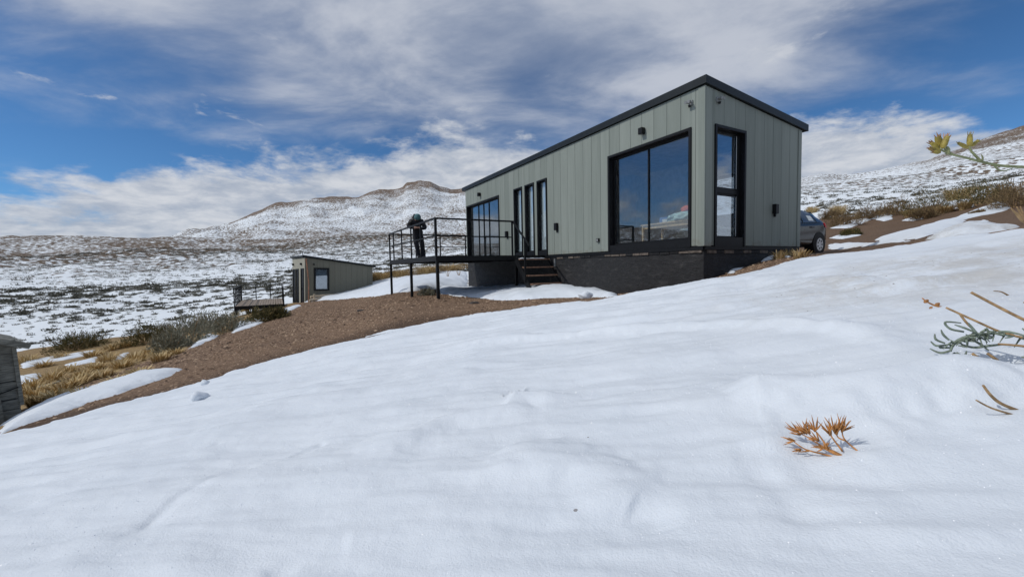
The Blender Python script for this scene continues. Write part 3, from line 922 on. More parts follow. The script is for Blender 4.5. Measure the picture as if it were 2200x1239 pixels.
# roof slab with folded metal edges
Rf = MB().hexa([(-0.02, -0.02, 3.06), (HW + 0.17, -0.02, 3.06 - SLOPE * (HW + .19)), (HW + 0.17, HL + 0.20, 3.06 - SLOPE * (HW + .19)), (-0.02, HL + 0.20, 3.06),
                (-0.02, -0.02, 3.165), (HW + 0.17, -0.02, 3.165 - SLOPE * (HW + .19)), (HW + 0.17, HL + 0.20, 3.165 - SLOPE * (HW + .19)), (-0.02, HL + 0.20, 3.165)]).build('roof', MAT['roof'], H)


def fascia(p0, p1, t):   # p: (v,u), t outward offset vector
    za, zb = 3.195 - SLOPE * p0[0], 3.195 - SLOPE * p1[0]; ha = 0.15
    q0 = (p0[0] + t[0], p0[1] + t[1]); q1 = (p1[0] + t[0], p1[1] + t[1])
    MB().hexa([(p0[0], p0[1], za - ha), (p1[0], p1[1], zb - ha), (q1[0], q1[1], zb - ha), (q0[0], q0[1], za - ha), (p0[0], p0[1], za), (p1[0], p1[1], zb), (q1[0], q1[1], zb), (q0[0], q0[1], za)]).build('fascia', MAT['roof'], Rf)


fascia((-0.055, -0.06), (-0.055, HL + 0.245), (0.032, 0))
fascia((-0.022, -0.06), (HW + 0.215, -0.06), (0, 0.036))
fascia((HW + 0.175, -0.022), (HW + 0.175, HL + 0.245), (0.04, 0))
fascia((-0.022, HL + 0.21), (HW + 0.173, HL + 0.21), (0, 0.035))

# plinth
Fd = box('foundation', 0.03, HW - 0.03, 0.03, HL - 0.04, -2.1, -0.10, MAT['found'], H)
box('base_skirt', -0.012, 0.028, 0.02, HL - 0.02, -0.085, -0.014, MAT['black'], H)
box('base_skirt', 0.03, HW - 0.01, -0.012, 0.028, -0.085, -0.014, MAT['black'], H)
box('base_skirt', 0.03, HW - 0.012, 0.03, HL - 0.03, -0.098, -0.022, MAT['black'], H)
u_ = 0.06
while u_ < 5.2:
    l_ = random.uniform(0.16, 0.30)
    o = box('brick', 0.008 + random.uniform(-0.012, 0.006), 0.05, u_, u_ + l_, -0.135 + random.uniform(-.008, .006), -0.088, MAT['brick'] if random.random() < 0.28 else MAT['found'], Fd, 0.006)
    u_ += l_ + random.uniform(0.008, 0.02)
v_ = 0.12
while v_ < 3.3:
    l_ = random.uniform(0.18, 0.32)
    box('brick', v_, v_ + l_, 0.008 + random.uniform(-0.012, 0.006), 0.05, -0.15 + random.uniform(-.01, .006), -0.088, MAT['brick'] if random.random() < 0.35 else MAT['found'], Fd, 0.006)
    v_ += l_ + random.uniform(0.008, 0.02)
box('vent_pipe', -0.02, 0.028, 4.98, 5.01, -0.36, -0.13, MAT['grey'], Fd)


def frame_front(u0, u1, z0, z1, depth=0.13, w=0.055, bottom=0.13, glass=(), mull=(), gm='glass', curtain=None, name='window_frame', s=0.045):
    m = MB()
    pr = -0.030
    m.box(pr, depth, u0, u0 + w, z0 - 0.02, z1)           # near jamb
    m.box(pr, depth, u1 - w, u1, z0 - 0.02, z1)
    m.box(pr, depth, u0 + w, u1 - w, z1 - w, z1 - 0.002)
    if bottom: m.box(pr + 0.012, depth, u0 + w, u1 - w, z0 - 0.018, z0 + bottom)
    fr = m.build(name, MAT['black'], H)
    g0, g1, gz0, gz1 = u0 + w, u1 - w, z0 + bottom, z1 - w
    sash = MB()
    sash.box(depth - 0.05, depth - 0.005, g0, g0 + s, gz0, gz1).box(depth - 0.05, depth - 0.005, g1 - s, g1, gz0, gz1)
    sash.box(depth - 0.05, depth - 0.005, g0 + s, g1 - s, gz1 - s, gz1).box(depth - 0.05, depth - 0.005, g0 + s, g1 - s, gz0, gz0 + s * 1.1)
    sash.build('sash', MAT['black'], fr)
    edges = [g0 + s] + sorted(mull) + [g1 - s]
    for k in range(len(edges) - 1):
        a = edges[k] + (0.012 if k else 0); b = edges[k + 1] - (0.012 if k < len(edges) - 2 else 0)
        box('pane', depth - 0.030, depth - 0.024, a + 0.001, b - 0.001, gz0 + s * 1.1 + 0.001, gz1 - s - 0.001, MAT[gm], fr)
    for mu in mull:
        box('mullion', depth - 0.055, depth - 0.002, mu - 0.012, mu + 0.012, gz0 + s, gz1 - s, MAT['black'], fr)
    if curtain:
        a, b = curtain
        cv = MB(); n = 26; V_ = []; Fq = []
        for i in range(n):
            y = a + (b - a) * i / (n - 1); xx = depth + 0.020 + 0.010 * math.sin(i * 1.9)
            V_ += [(xx, y, gz0 + 0.02), (xx, y, gz1)]
        for i in range(n - 1): Fq.append((2 * i, 2 * i + 2, 2 * i + 3, 2 * i + 1))
        o = cv.add(V_, Fq).build('curtain', MAT['curtain'], fr, smooth=True)
    return fr


frame_front(0.286, 2.652, 0.0, 2.335, bottom=0.135, mull=(1.49,), depth=0.17)
for a, b in ((5.36, 5.905), (6.09, 6.645), (6.84, 7.40)):
    fr = frame_front(a, b, 0.0, 2.35, bottom=0.14, depth=0.115, w=0.045, curtain=(a + 0.06, b - 0.06), name='door_frame', s=0.03)
    box('door_handle', 0.02, 0.063, b - 0.072, b - 0.05, 0.95, 1.12, MAT['black'], fr)
frame_front(8.53, 11.60, 0.0, 2.34, bottom=0.06, mull=(9.62, 10.12, 10.62), gm='glass', depth=0.15)

# end-wall window: tall, two lights
m = MB(); w_ = 0.055; dp = 0.15
a, b, z1 = 0.296, 1.314, 2.354
m.box(a, a + w_, -0.03, dp, -0.02, z1).box(b - w_, b, -0.03, dp, -0.02, z1).box(a + w_, b - w_, -0.03, dp, z1 - w_, z1 - 0.002).box(a + w_, b - w_, -0.018, dp, -0.018, 0.17)
m.box(a + w_, b - w_, 0.07, dp - 0.002, 1.06, 1.15)
fr = m.build('window_frame', MAT['black'], H)
for q0, q1 in ((0.17, 1.06), (1.15, z1 - w_)):
    s = MB(); g0, g1 = a + w_, b - w_
    s.box(g0, g0 + .03, 0.09, 0.14, q0, q1).box(g1 - .10, g1, 0.07, 0.14, q0, q1).box(g0 + .03, g1 - .10, 0.09, 0.14, q0, q0 + .03).box(g0 + .03, g1 - .10, 0.09, 0.14, q1 - .04, q1)
    s.build('sash', MAT['black'], fr)
    box('pane', g0 + .031, g1 - .101, 0.112, 0.118, q0 + .031, q1 - .041, MAT['mirrorglass'], fr)
    box('edge_strip', g1 - 0.106, g1 - .102, 0.084, 0.092, q0 + .03, q1 - .04, MAT['curtain'], fr)
# back windows
for a, b, p, q in WIN_B:
    m = MB(); m.box(HW - 0.155, HW + 0.03, a, a + .05, p, q).box(HW - 0.155, HW + 0.03, b - .05, b, p, q).box(HW - 0.155, HW + 0.03, a + .05, b - .05, p, p + .05).box(HW - 0.155, HW + 0.03, a + .05, b - .05, q - .05, q)
    fr = m.build('window_frame', MAT['black'], H)
    box('pane', HW - 0.07, HW - 0.064, a + .051, b - .051, p + .051, q - .051, MAT['glass'], fr)


def lamp_front(u, z, kind='wall_lamp'):
    if kind == 'wall_lamp':
        o = box('wall_lamp', -0.125, -0.015, u - 0.055, u + 0.055, z - 0.07, z + 0.07, MAT['black'], H, 0.008)
        box('mount', -0.015, -0.002, u - 0.04, u + 0.04, z - 0.05, z + 0.05, MAT['black'], o)
        box('lens', -0.10, -0.04, u - 0.03, u + 0.03, z - 0.078, z - 0.0705, MAT['grey'], o)
    elif kind == 'meter':
        o = box('outlet_box', -0.085, -0.002, u - 0.062, u + 0.062, z - 0.10, z + 0.11, MAT['black'], H, 0.008)
        box('cable_gland', -0.05, -0.01, u - 0.045, u - 0.015, z - 0.165, z - 0.101, MAT['black'], o, 0.004)
    else:
        o = box('outlet_box', -0.05, -0.002, u - 0.045, u + 0.045, z - 0.045, z + 0.045, MAT['black'], H, 0.006)
        box('cover', -0.054, -0.0505, u - 0.03, u + 0.03, z - 0.03, z + 0.03, MAT['grey'], o)


lamp_front(1.51, 2.607); lamp_front(10.17, 2.62); lamp_front(4.85, 0.81, 'meter'); lamp_front(7.93, 0.83, 'meter'); lamp_front(3.03, 0.296, 'small')
o = box('outlet_box', 2.35, 2.47, -0.085, -0.002, 0.71, 0.92, MAT['black'], H, 0.008)
box('cable_gland', 2.39, 2.425, -0.05, -0.01, 0.645, 0.709, MAT['black'], o, 0.004)


def security(p, d):
    """small grey twin-head flood light"""
    root = MB(); x, y, z = p
    if d == 'f': root.box(x - 0.03, x - 0.002, y - 0.045, y + 0.045, z - 0.045, z + 0.045)
    else: root.box(x - 0.045, x + 0.045, y - 0.03, y - 0.002, z - 0.045, z + 0.045)
    o = root.build('security_light', MAT['grey'], H, bevel=0.004)
    for s in (-1, 1):
        c = (x - 0.075, y + s * 0.032, z + 0.012) if d == 'f' else (x + s * 0.032, y - 0.075, z + 0.012)
        e = (c[0] - 0.055, c[1], c[2] - 0.012) if d == 'f' else (c[0], c[1] - 0.055, c[2] - 0.012)
        b_ = (x - 0.028, y + s * 0.02, z) if d == 'f' else (x + s * 0.02, y - 0.028, z)
        MB().tube([b_, c, e], [0.012, 0.022, 0.032], 10).build('lamp_head', MAT['grey'], o, smooth=False)
    MB().tube([(x - 0.05, y, z - 0.05) if d == 'f' else (x, y - 0.05, z - 0.05), (x - 0.05, y, z - 0.085) if d == 'f' else (x, y - 0.05, z - 0.085)], [0.03, 0.022], 10).build('sensor', MAT['black'], o)


security((-0.0, 0.30, 2.80), 'f'); security((0.375, -0.0, 2.82), 'e')


# ------------------------------------------------------------------ things seen through the big window
def house_thing(name, label, cat, v, u, z=0.052):
    e = empty(name, house(v, u, z), YAW); tag(e, label, cat); return e


tb = house_thing('table', 'pale wooden table just inside the big sliding window', 'table', 0.95, 1.36)
box('table_top', -0.38, 0.38, -0.78, 0.78, 0.53, 0.565, MAT['wood'], tb, 0.004)
for sx in (-1, 1):
    box('apron', sx * 0.33 - 0.01, sx * 0.33 + 0.01, -0.70, 0.70, 0.45, 0.528, MAT['wood'], tb)
    for sy in (-1, 1):
        box('leg', sx * 0.345 - 0.022, sx * 0.345 + 0.022, sy * 0.735 - 0.022, sy * 0.735 + 0.022, 0.0, 0.529, MAT['wood'], tb, 0.004)


def soft_blob(name, mat, loc, size, seed, label, cat, drape=0.0, nu=48, nv=26):
    """crumpled cloth lump: a displaced cushion shape"""
    u = np.linspace(0, 2 * math.pi, nu, endpoint=False); v = np.linspace(0.02, math.pi - 0.02, nv)
    U, V = np.meshgrid(u, v)
    def sp(c, e): return np.sign(c) * np.abs(c) ** e
    x = sp(np.cos(U), 0.7) * sp(np.sin(V), 0.55); y = sp(np.sin(U), 0.7) * sp(np.sin(V), 0.55); z = np.cos(V)
    n = fbm(x * 2.3 + seed, y * 2.3 + z, 4, 0.6, seed) * 0.35
    k = 1 + n
    X = x * k * size[0]; Y = y * k * size[1]; Zz = np.maximum(z * (1 + n) * size[2], -size[2] * 0.75) + size[2] * 0.75
    Zz = Zz - drape * np.clip(-X / size[0] - 0.5, 0, 1)
    i = np.arange(nv - 1)[:, None] * nu; j = np.arange(nu)[None]; j2 = (j + 1) % nu
    q = np.stack([i + j, i + nu + j, i + nu + j2, i + j2], -1).reshape(-1, 4)
    me = np_mesh(name, np.stack([X, Y, Zz], -1).reshape(-1, 3), q, True)
    o = link(name, me, mat); o.location = loc; o.rotation_euler = (0, 0, YAW)
    return tag(o, label, cat)


soft_blob('blanket', MAT['teal'], house(0.85, 0.98, 0.052 + 0.566), (0.34, 0.40, 0.10), 3, 'rumpled pale green blanket lying on the table behind the window', 'blanket')
soft_blob('cushion', MAT['orange'], house(0.95, 0.86, 0.052 + 0.75), (0.18, 0.34, 0.095), 5, 'orange cushion on the pale green blanket behind the window', 'cushion')
soft_blob('bedding', MAT['sheet'], house(1.75, 1.25, 0.054), (0.38, 0.75, 0.26), 8, 'heap of grey bedding on the floor under the table', 'bedding')
bx_ = empty('picture_box', house(1.05, 1.80, 0.052 + 0.566), YAW + 0.5); tag(bx_, 'small blue box standing on the table behind the window', 'box')
box('box_body', -0.05, 0.05, -0.13, 0.13, 0.0, 0.17, MAT['bluebox'], bx_, 0.004)
box('printed_panel', -0.0535, -0.0505, -0.05, 0.06, 0.05, 0.12, MAT['curtain'], bx_)

# ------------------------------------------------------------------ steel deck in front of the house
D = empty('raised_deck', house(-1.75, 8.25, -0.9), YAW)
tag(D, 'black steel raised deck with open railing and thin legs beside the house', 'deck')
DI = D.matrix_basis if False else None
U0, U1, V0, V1 = 5.50, 11.05, -3.53, -0.04
off = (-1.75, 8.25, -0.9)


def dl(v, u, z):
    return (v - off[0], u - off[1], z - off[2])


def dbar(name, a, b, w, h=None, mat='black', parent=None):
    return MB().bar(dl(*a), dl(*b), w, h).build(name, MAT[mat], parent or D)


for k in range(25):                     # deck planks run along the house
    v = V0 + 0.03 + (V1 - V0 - 0.06) * k / 24.0; wv = (V1 - V0 - 0.06) / 24.0 - 0.008
    if k < 24:
        MB().box(*[c for p in zip(dl(v, U0 + 0.055, -0.045), dl(v + wv, U1 - 0.055, -0.012)) for c in p]).build('plank', MAT['black'], D)
MB().box(*[c for p in zip(dl(V0 - 0.02, U0, -0.155), dl(V1, U0 + 0.05, -0.008)) for c in p]).build('edge_beam', MAT['black'], D)
MB().box(*[c for p in zip(dl(V0 - 0.02, U1 - 0.05, -0.155), dl(V1, U1, -0.008)) for c in p]).build('edge_beam', MAT['black'], D)
MB().box(*[c for p in zip(dl(V0 - 0.02, U0 + 0.052, -0.155), dl(V0 + 0.03, U1 - 0.052, -0.008)) for c in p]).build('edge_beam', MAT['black'], D)
MB().box(*[c for p in zip(dl(V1 - 0.05, U0 + 0.052, -0.155), dl(V1, U1 - 0.052, -0.05)) for c in p]).build('edge_beam', MAT['black'], D)
for u in (7.3, 9.2): MB().box(*[c for p in zip(dl(V0 + 0.032, u, -0.15), dl(V1 - 0.052, u + 0.05, -0.047)) for c in p]).build('joist', MAT['black'], D)
for (v, u) in ((V0 + 0.02, U0 + 0.025), (V0 + 0.02, 8.15), (V0 + 0.02, U1 - 0.025), (V1 - 0.5, U0 + 0.9)):
    P = house(v, u, 0); g = gz(P[0], P[1]) - HO[2]
    dbar('deck_leg', (v, u, g - 0.25), (v, u, -0.157), 0.075)
ZT = 1.0
for (v, u, w) in [(V0, U0 + 0.03, 0.06)] + [(V0, u, 0.04) for u in (6.9, 7.97, 9.17, 10.38)] + [(V0, U1 - 0.03, 0.05), (-1.16, U0 + 0.03, 0.045), (-1.48, U1 - 0.03, 0.04), (-0.36, U1 - 0.03, 0.04), (-2.5, U1 - 0.03, 0.04)]:
    dbar('railing_post', (v, u, -0.006), (v, u, ZT - 0.022), w)
for z, w in ((ZT, 0.045), (0.53, 0.032)):
    e = 0.03 if z < 0.9 else 0
    dbar('rail', (V0 + 0.024 + (0.008 if e else 0), U0 + 0.03, z), (-1.10 - (0.085 if e else 0), U0 + 0.03, z), w)
    dbar('rail', (V0, U0 + 0.006 + 2 * e, z), (V0, U1 - 0.006 - 2 * e, z), w)
    dbar('rail', (V0 + 0.024 + (0.004 if e else 0), U1 - 0.03, z), (-0.30, U1 - 0.03, z), w)

# stairs
ST = empty('entry_steps', house(-0.6, 4.95, -0.9), YAW)
tag(ST, 'open black steel steps with worn timber treads against the plinth', 'stairs')


def sl_(v, u, z):
    return (v + 0.6, u - 4.95, z + 0.9)


for k in range(4):
    u = 5.30 - 0.20 * k; z = -0.115 - 0.24 * k
    t = MB().box(*[c for p in zip(sl_(-1.07, u - 0.13, z - 0.04), sl_(-0.06, u + 0.14, z)) for c in p]).build('tread', MAT['rustwood'], ST, bevel=0.004)
    if k == 0:
        n = 40; gx = np.linspace(-1.04, -0.2, n); gy = np.linspace(u - 0.10, u + 0.13, 12); GX, GY = np.meshgrid(gx, gy)
        ed = np.minimum(np.minimum(GX - gx[0], gx[-1] - GX), np.minimum(GY - gy[0], gy[-1] - GY))
        hgt = 0.028 * (1 - np.exp(-ed / 0.03)) * (0.6 + 0.8 * np.clip(fbm(GX * 6, GY * 6, 3, 0.5, 61) + 0.3, -0.2, 1)) - 0.004
        ids = np.arange(GX.size).reshape(GX.shape)
        q = np.stack([ids[:-1, :-1], ids[:-1, 1:], ids[1:, 1:], ids[1:, :-1]], -1).reshape(-1, 4)
        me = np_mesh('snow_cap', np.stack([GX + 0.6, GY - 4.95, z + 0.9 + hgt + 0.003], -1).reshape(-1, 3), q, True, dict(dirt=np.zeros(GX.size)))
        link('snow_cap', me, MAT['snow'], t)
for v in (-1.10, -0.035):
    MB().bar(sl_(v, 5.46, -0.10), sl_(v, 4.50, -1.20), 0.03, 0.17).build('stringer', MAT['black'], ST)
MB().bar(sl_(-1.13, 5.52, 0.99), sl_(-1.13, 4.62, 0.235), 0.04).build('handrail', MAT['black'], ST)
MB().bar(sl_(-1.13, 4.86, -0.80), sl_(-1.13, 4.86, 0.42), 0.045).build('handrail_post', MAT['black'], ST)


# ------------------------------------------------------------------ small cabin, its deck and the old shed
def cabin():
    base = at(655, 651, 24.0)
    hd = R(42.5)                       # end wall runs away to the right along this heading
    C = empty('small_cabin', base + np.array([0, 0, -0.25]), math.pi / 2 - R(47.4))
    C.rotation_euler = (R(0.0), R(2.2), math.pi / 2 - R(47.4))
    tag(C, 'small olive board-clad cabin with mono-pitch roof beyond the gravel', 'cabin')
    # local: x along the window wall (away right), y along the door wall (away left), z up
    Lx, Ly, z0, zt = 4.15, 2.65, 0.0, 2.98
    sl = 0.115
    WW = [(0.50, 1.38, 0.98, 2.36)]
    DW = [(0.16, 0.78, 0.05, 2.32), (1.22, 1.75, 0.05, 2.30), (1.90, 2.52, 0.05, 2.28)]
    top = lambda x: zt - sl * x
    core = MB()
    core.hexa([(0.03, 0.03, 0), (Lx - .03, 0.03, 0), (Lx - .03, Ly - .03, 0), (0.03, Ly - .03, 0), (0.03, 0.03, top(0.03) - .02), (Lx - .03, 0.03, top(Lx) - .02), (Lx - .03, Ly - .03, top(Lx) - .02), (0.03, Ly - .03, top(0.03) - .02)])
    core.build('wall', MAT['wall'], C)
    n = 12
    for k in range(n):
        a, b = Lx * k / n + 0.004, Lx * (k + 1) / n - 0.004
        for x0, x1, q0, q1 in rect_minus(max(a, 0.03), b, 0, 9, WW):
            t0 = top(x0) - .02 if q1 > 8 else q1; t1 = top(x1) - .02 if q1 > 8 else q1
            MB().hexa([(x0, 0, q0), (x1, 0, q0), (x1, 0.027, q0), (x0, 0.027, q0), (x0, 0, t0), (x1, 0, t1), (x1, 0.027, t1), (x0, 0.027, t0)]).build('siding_board', MAT['cabin'], C)
        MB().hexa([(a, Ly - .027, 0), (b, Ly - .027, 0), (b, Ly, 0), (a, Ly, 0), (a, Ly - .027, top(a) - .02), (b, Ly - .027, top(b) - .02), (b, Ly, top(b) - .02), (a, Ly, top(a) - .02)]).build('siding_board', MAT['cabin'], C)
    for k in range(8):
        a, b = Ly * k / 8 + 0.004, Ly * (k + 1) / 8 - 0.004
        for y0, y1, q0, q1 in rect_minus(a, b, 0, zt - 0.03, DW):
            box('siding_board', 0.0, 0.027, y0, y1, q0, q1, MAT['cabinfront'], C)
        box('siding_board', Lx - 0.027, Lx, a, b, 0, top(Lx) - 0.03, MAT['cabin'], C)
    rf = MB().hexa([(-0.10, -0.10, top(-.1)), (Lx + 0.18, -0.10, top(Lx + .18)), (Lx + 0.18, Ly + 0.1, top(Lx + .18)), (-0.10, Ly + 0.1, top(-.1)),
                    (-0.10, -0.10, top(-.1) + .10), (Lx + 0.18, -0.10, top(Lx + .18) + .10), (Lx + 0.18, Ly + 0.1, top(Lx + .18) + .10), (-0.10, Ly + 0.1, top(-.1) + .10)]).build('roof', MAT['roof'], C)
    gx = np.linspace(0.15, Lx + 0.1, 60); gy = np.linspace(0.05, Ly, 30); GX, GY = np.meshgrid(gx, gy)
    ed = np.minimum(np.minimum(GX - gx[0], gx[-1] - GX), np.minimum(GY - gy[0], gy[-1] - GY))
    hh = 0.05 * (1 - np.exp(-ed / 0.06)) * (0.8 + fbm(GX * 1.5, GY * 1.5, 3, 0.5, 71)) - 0.01
    ids = np.arange(GX.size).reshape(GX.shape); q = np.stack([ids[:-1, :-1], ids[:-1, 1:], ids[1:, 1:], ids[1:, :-1]], -1).reshape(-1, 4)
    link('snow_cover', np_mesh('snow_cover', np.stack([GX, GY, top(GX) + .10 + hh], -1).reshape(-1, 3), q, True, dict(dirt=np.zeros(GX.size))), MAT['snow'], rf)
    MB().tube([(-0.12, -0.11, top(-.1) - 0.02), (-0.16, -0.11, top(-.1) + 0.30)], [0.03, 0.012], 6).build('roof_spike', MAT['roof'], rf)
    MB().tube([(Lx + .12, -0.11, top(Lx) + 0.05), (Lx + .30, -0.11, top(Lx) + .0), (Lx + .05, -0.05, top(Lx) - .25)], 0.018, 6).build('gutter_bracket', MAT['black'], rf)
    # window
    a, b, p, q_ = WW[0]
    m = MB(); w = 0.10
    m.box(a, a + w, -0.05, 0.026, p, q_).box(b - w, b, -0.05, 0.026, p, q_).box(a + w, b - w, -0.05, 0.026, p, p + w).box(a + w, b - w, -0.05, 0.026, q_ - w, q_)
    fr = m.build('window_frame', MAT['black'], C)
    box('pane', a + w + .001, b - w - .001, 0.0, 0.006, p + w + .001, q_ - w - .001, MAT['mirrorglass'], fr)
    box('blind', a + w + .001, b - w - .001, 0.018, 0.024, p + w + .001, q_ - w - .001, MAT['curtain'], fr)
    for k, (a, b, p, q_) in enumerate(DW):
        d = MB(); d.box(-0.03, 0.026, a, a + .07, p, q_).box(-0.03, 0.026, b - .07, b, p, q_).box(-0.03, 0.026, a + .07, b - .07, q_ - .07, q_).box(-0.03, 0.026, a + .07, b - .07, p, p + .2)
        fr = d.build('door_frame' if k != 1 else 'window_frame', MAT['black'], C)
        box('door_leaf', 0.004, 0.022, a + .071, b - .071, p + .201, q_ - .071, MAT['black'], fr)
        if k == 0: box('door_handle', -0.05, -0.005, b - .16, b - .12, 1.0, 1.14, MAT['black'], fr)
    for y in (0.62, 2.3): box('wall_lamp', -0.10, -0.002, y - .06, y + .06, 2.52, 2.64, MAT['black'], C)
    box('wall_lamp', 0.46, 0.54, -0.06, -0.002, 2.52, 2.60, MAT['black'], C)
    MB().tube([(0.10, -0.32, 0.05), (0.16, -0.18, 1.5), (0.06, -0.045, 2.90)], 0.032, 7).build('leaning_pole', MAT['copper'], C)
    return C


CB = cabin()
CBM = Matrix.Translation(CB.location) @ CB.rotation_euler.to_matrix().to_4x4()


def cab(x, y, z):
    return np.array(CBM @ Vector((x, y, z)))


for k, (x0, x1, y, z, r, lab) in enumerate([(0.18, 3.1, -0.42, 0.62, 0.085, 'long peeled log stacked in front of the cabin window'), (0.05, 1.8, -0.62, 0.42, 0.08, 'short lower log lying at the corner of the cabin')]):
    a = cab(x0, y, z); b = cab(x1, y - 0.05, z + 0.18); mid = (a + b) / 2
    m = MB(); pts = [a - mid + (b - a) * t + np.array([0, 0, 0.02 * math.sin(t * 5)]) for t in np.linspace(0, 1, 8)]
    m.tube(pts, [r * (1 - 0.12 * t) for t in np.linspace(0, 1, 8)], 10)
    o = m.build('log', MAT['log'], None, smooth=False); o.location = mid; tag(o, lab, 'log')
for k, (x, z0_, z1_) in enumerate([(0.35, 0.30, 0.80), (2.75, 0.52, 1.0)]):
    p = cab(x, -0.55, z0_); q = cab(x, -0.55, z1_); o = MB().tube([(0, 0, 0), tuple(q - p)], [0.06, 0.055], 9).build('log_stake', MAT['log']); o.location = p
    tag(o, ['short wooden stake holding the logs by the pole', 'short wooden stake holding the logs away from the pole'][k], 'stake')

# low deck beside the cabin
LD = empty('low_deck', at(503, 664, 21.0), R(30.2))
tag(LD, 'low plank deck with black railing left of the small cabin', 'deck')
dz_ = 0.10
DW_, DD_ = 2.3, 5.4
for k in range(18):
    box('plank', 0.05 + k * 0.122, 0.05 + k * 0.122 + 0.108, 0.05, DD_ - 0.05, dz_, dz_ + 0.035, MAT['deckwood'], LD)
box('edge_beam', 0, DW_, 0, 0.048, -0.05, dz_ + 0.036, MAT['black'], LD); box('edge_beam', 0, 0.048, 0.05, DD_, -0.25, dz_ + 0.034, MAT['black'], LD); box('edge_beam', 0.05, DW_, DD_ - 0.048, DD_, -0.25, dz_ + 0.034, MAT['black'], LD)
for x, y in [(0.025, 0.9 * q + 0.025) for q in range(6)] + [(0.025, DD_ - 0.03), (0.8, DD_ - 0.03), (1.6, DD_ - 0.03), (DW_ - .03, DD_ - 0.03), (DW_ - 0.03, 0.6), (DW_ - 0.03, 0.025)]:
    MB().bar((x, y, dz_ - 0.5), (x, y, dz_ + 0.98), 0.05).build('railing_post', MAT['black'], LD)
for z in (0.98, 0.68, 0.36):
    MB().bar((0.025, 0.05, dz_ + z), (0.025, DD_ - 0.05, dz_ + z), 0.035).build('rail', MAT['black'], LD)
    MB().bar((0.05, DD_ - 0.03, dz_ + z), (5.2 if z > 0.6 else DW_ - 0.06, DD_ - 0.03, dz_ + z), 0.035).build('rail', MAT['black'], LD)
MB().bar((DW_ - 0.03, 0.03, dz_ + 0.98), (DW_ - 0.03, 0.6, dz_ + 0.98), 0.04).build('rail', MAT['black'], LD)

# weathered plank shed at the left edge
SD = empty('plank_shed', np.append(at(46, 890, 5.55)[:2], 0), R(57))
_b = gz(SD.location.x, SD.location.y); SD.location.z = _b - 0.15
tag(SD, 'small weathered grey plank shed with sagging roof at the left edge', 'shed')
SX0, SX1, SY1, SH = -1.25, 0.0, 1.15, 1.20
zc = 0.0; k = 0
while zc < SH - 0.02:
    hgt = min(random.uniform(0.105, 0.15), SH - zc)
    t = random.uniform(-0.012, 0.012)
    MB().hexa([(SX0, 0 + t * 0.4, zc), (SX1, t * 0.4, zc + t), (SX1, 0.025, zc + t), (SX0, 0.025, zc), (SX0, t * 0.4, zc + hgt - .008), (SX1, t * 0.4, zc + hgt - .008 + t), (SX1, 0.025, zc + hgt - .008 + t), (SX0, 0.025, zc + hgt - .008)]).build('plank', MAT['old'], SD)
    MB().box(SX1 - 0.027, SX1 - 0.002, 0.03, SY1, zc + t, zc + hgt - 0.008 + t).build('plank', MAT['old'], SD)
    MB().box(SX0, SX1 - 0.03, SY1 - 0.025, SY1 - 0.001, zc, zc + hgt - 0.008).build('plank', MAT['old'], SD)
    zc += hgt; k += 1
box('wall', SX0 + 0.03, SX1 - 0.03, 0.03, SY1 - 0.03, 0.0, SH - 0.03, MAT['wall'], SD)
for x, tilt in ((-0.20, 0.03), (-0.85, -0.02)):
    MB().bar((x + tilt, -0.03, -0.02), (x - tilt, -0.03, SH + 0.05), 0.045, 0.03).build('batten', MAT['old'], SD)
MB().bar((SX1 + 0.012, -0.012, 0.3), (SX1 - 0.02, -0.012, SH + 0.02), 0.04, 0.03).build('corner_batten', MAT['old'], SD)
MB().tube([(-0.35, -0.04, 0.50), (-0.18, -0.06, 0.51), (-0.01, -0.035, 0.56)], 0.008, 6).build('wire', MAT['black'], SD)
# gable roof planks: ridge runs away from the camera
ap = SH + 0.24
for side_ in (1, -1):
    xe = SX1 + 0.09 if side_ > 0 else SX0 - 0.2
    xm = (SX0 + SX1) / 2
    ze = SH - 0.08
    for j in range(4):
        y0 = -0.16 + j * 0.36; y1 = y0 + 0.345
        dz2 = random.uniform(-0.012, 0.012)
        MB().hexa([(xm, y0, ap + dz2), (xe, y0, ze + dz2), (xe, y1, ze + dz2), (xm, y1, ap + dz2), (xm, y0, ap + .03 + dz2), (xe, y0, ze + .03 + dz2), (xe, y1, ze + .03 + dz2), (xm, y1, ap + .03 + dz2)]).build('roof_plank', MAT['old'], SD)
    MB().bar((xm, -0.185, ap + 0.0), (xe + 0.02 * side_, -0.185, ze + 0.0), 0.03, 0.075).build('barge_board', MAT['old'], SD)
MB().add([(SX0, 0.012, SH), (SX1, 0.012, SH), ((SX0 + SX1) / 2, 0.012, ap), (SX0, 0.03, SH), (SX1, 0.03, SH), ((SX0 + SX1) / 2, 0.03, ap)], [(0, 1, 2), (5, 4, 3), (0, 3, 4, 1), (1, 4, 5, 2), (2, 5, 3, 0)]).build('gable', MAT['old'], SD)


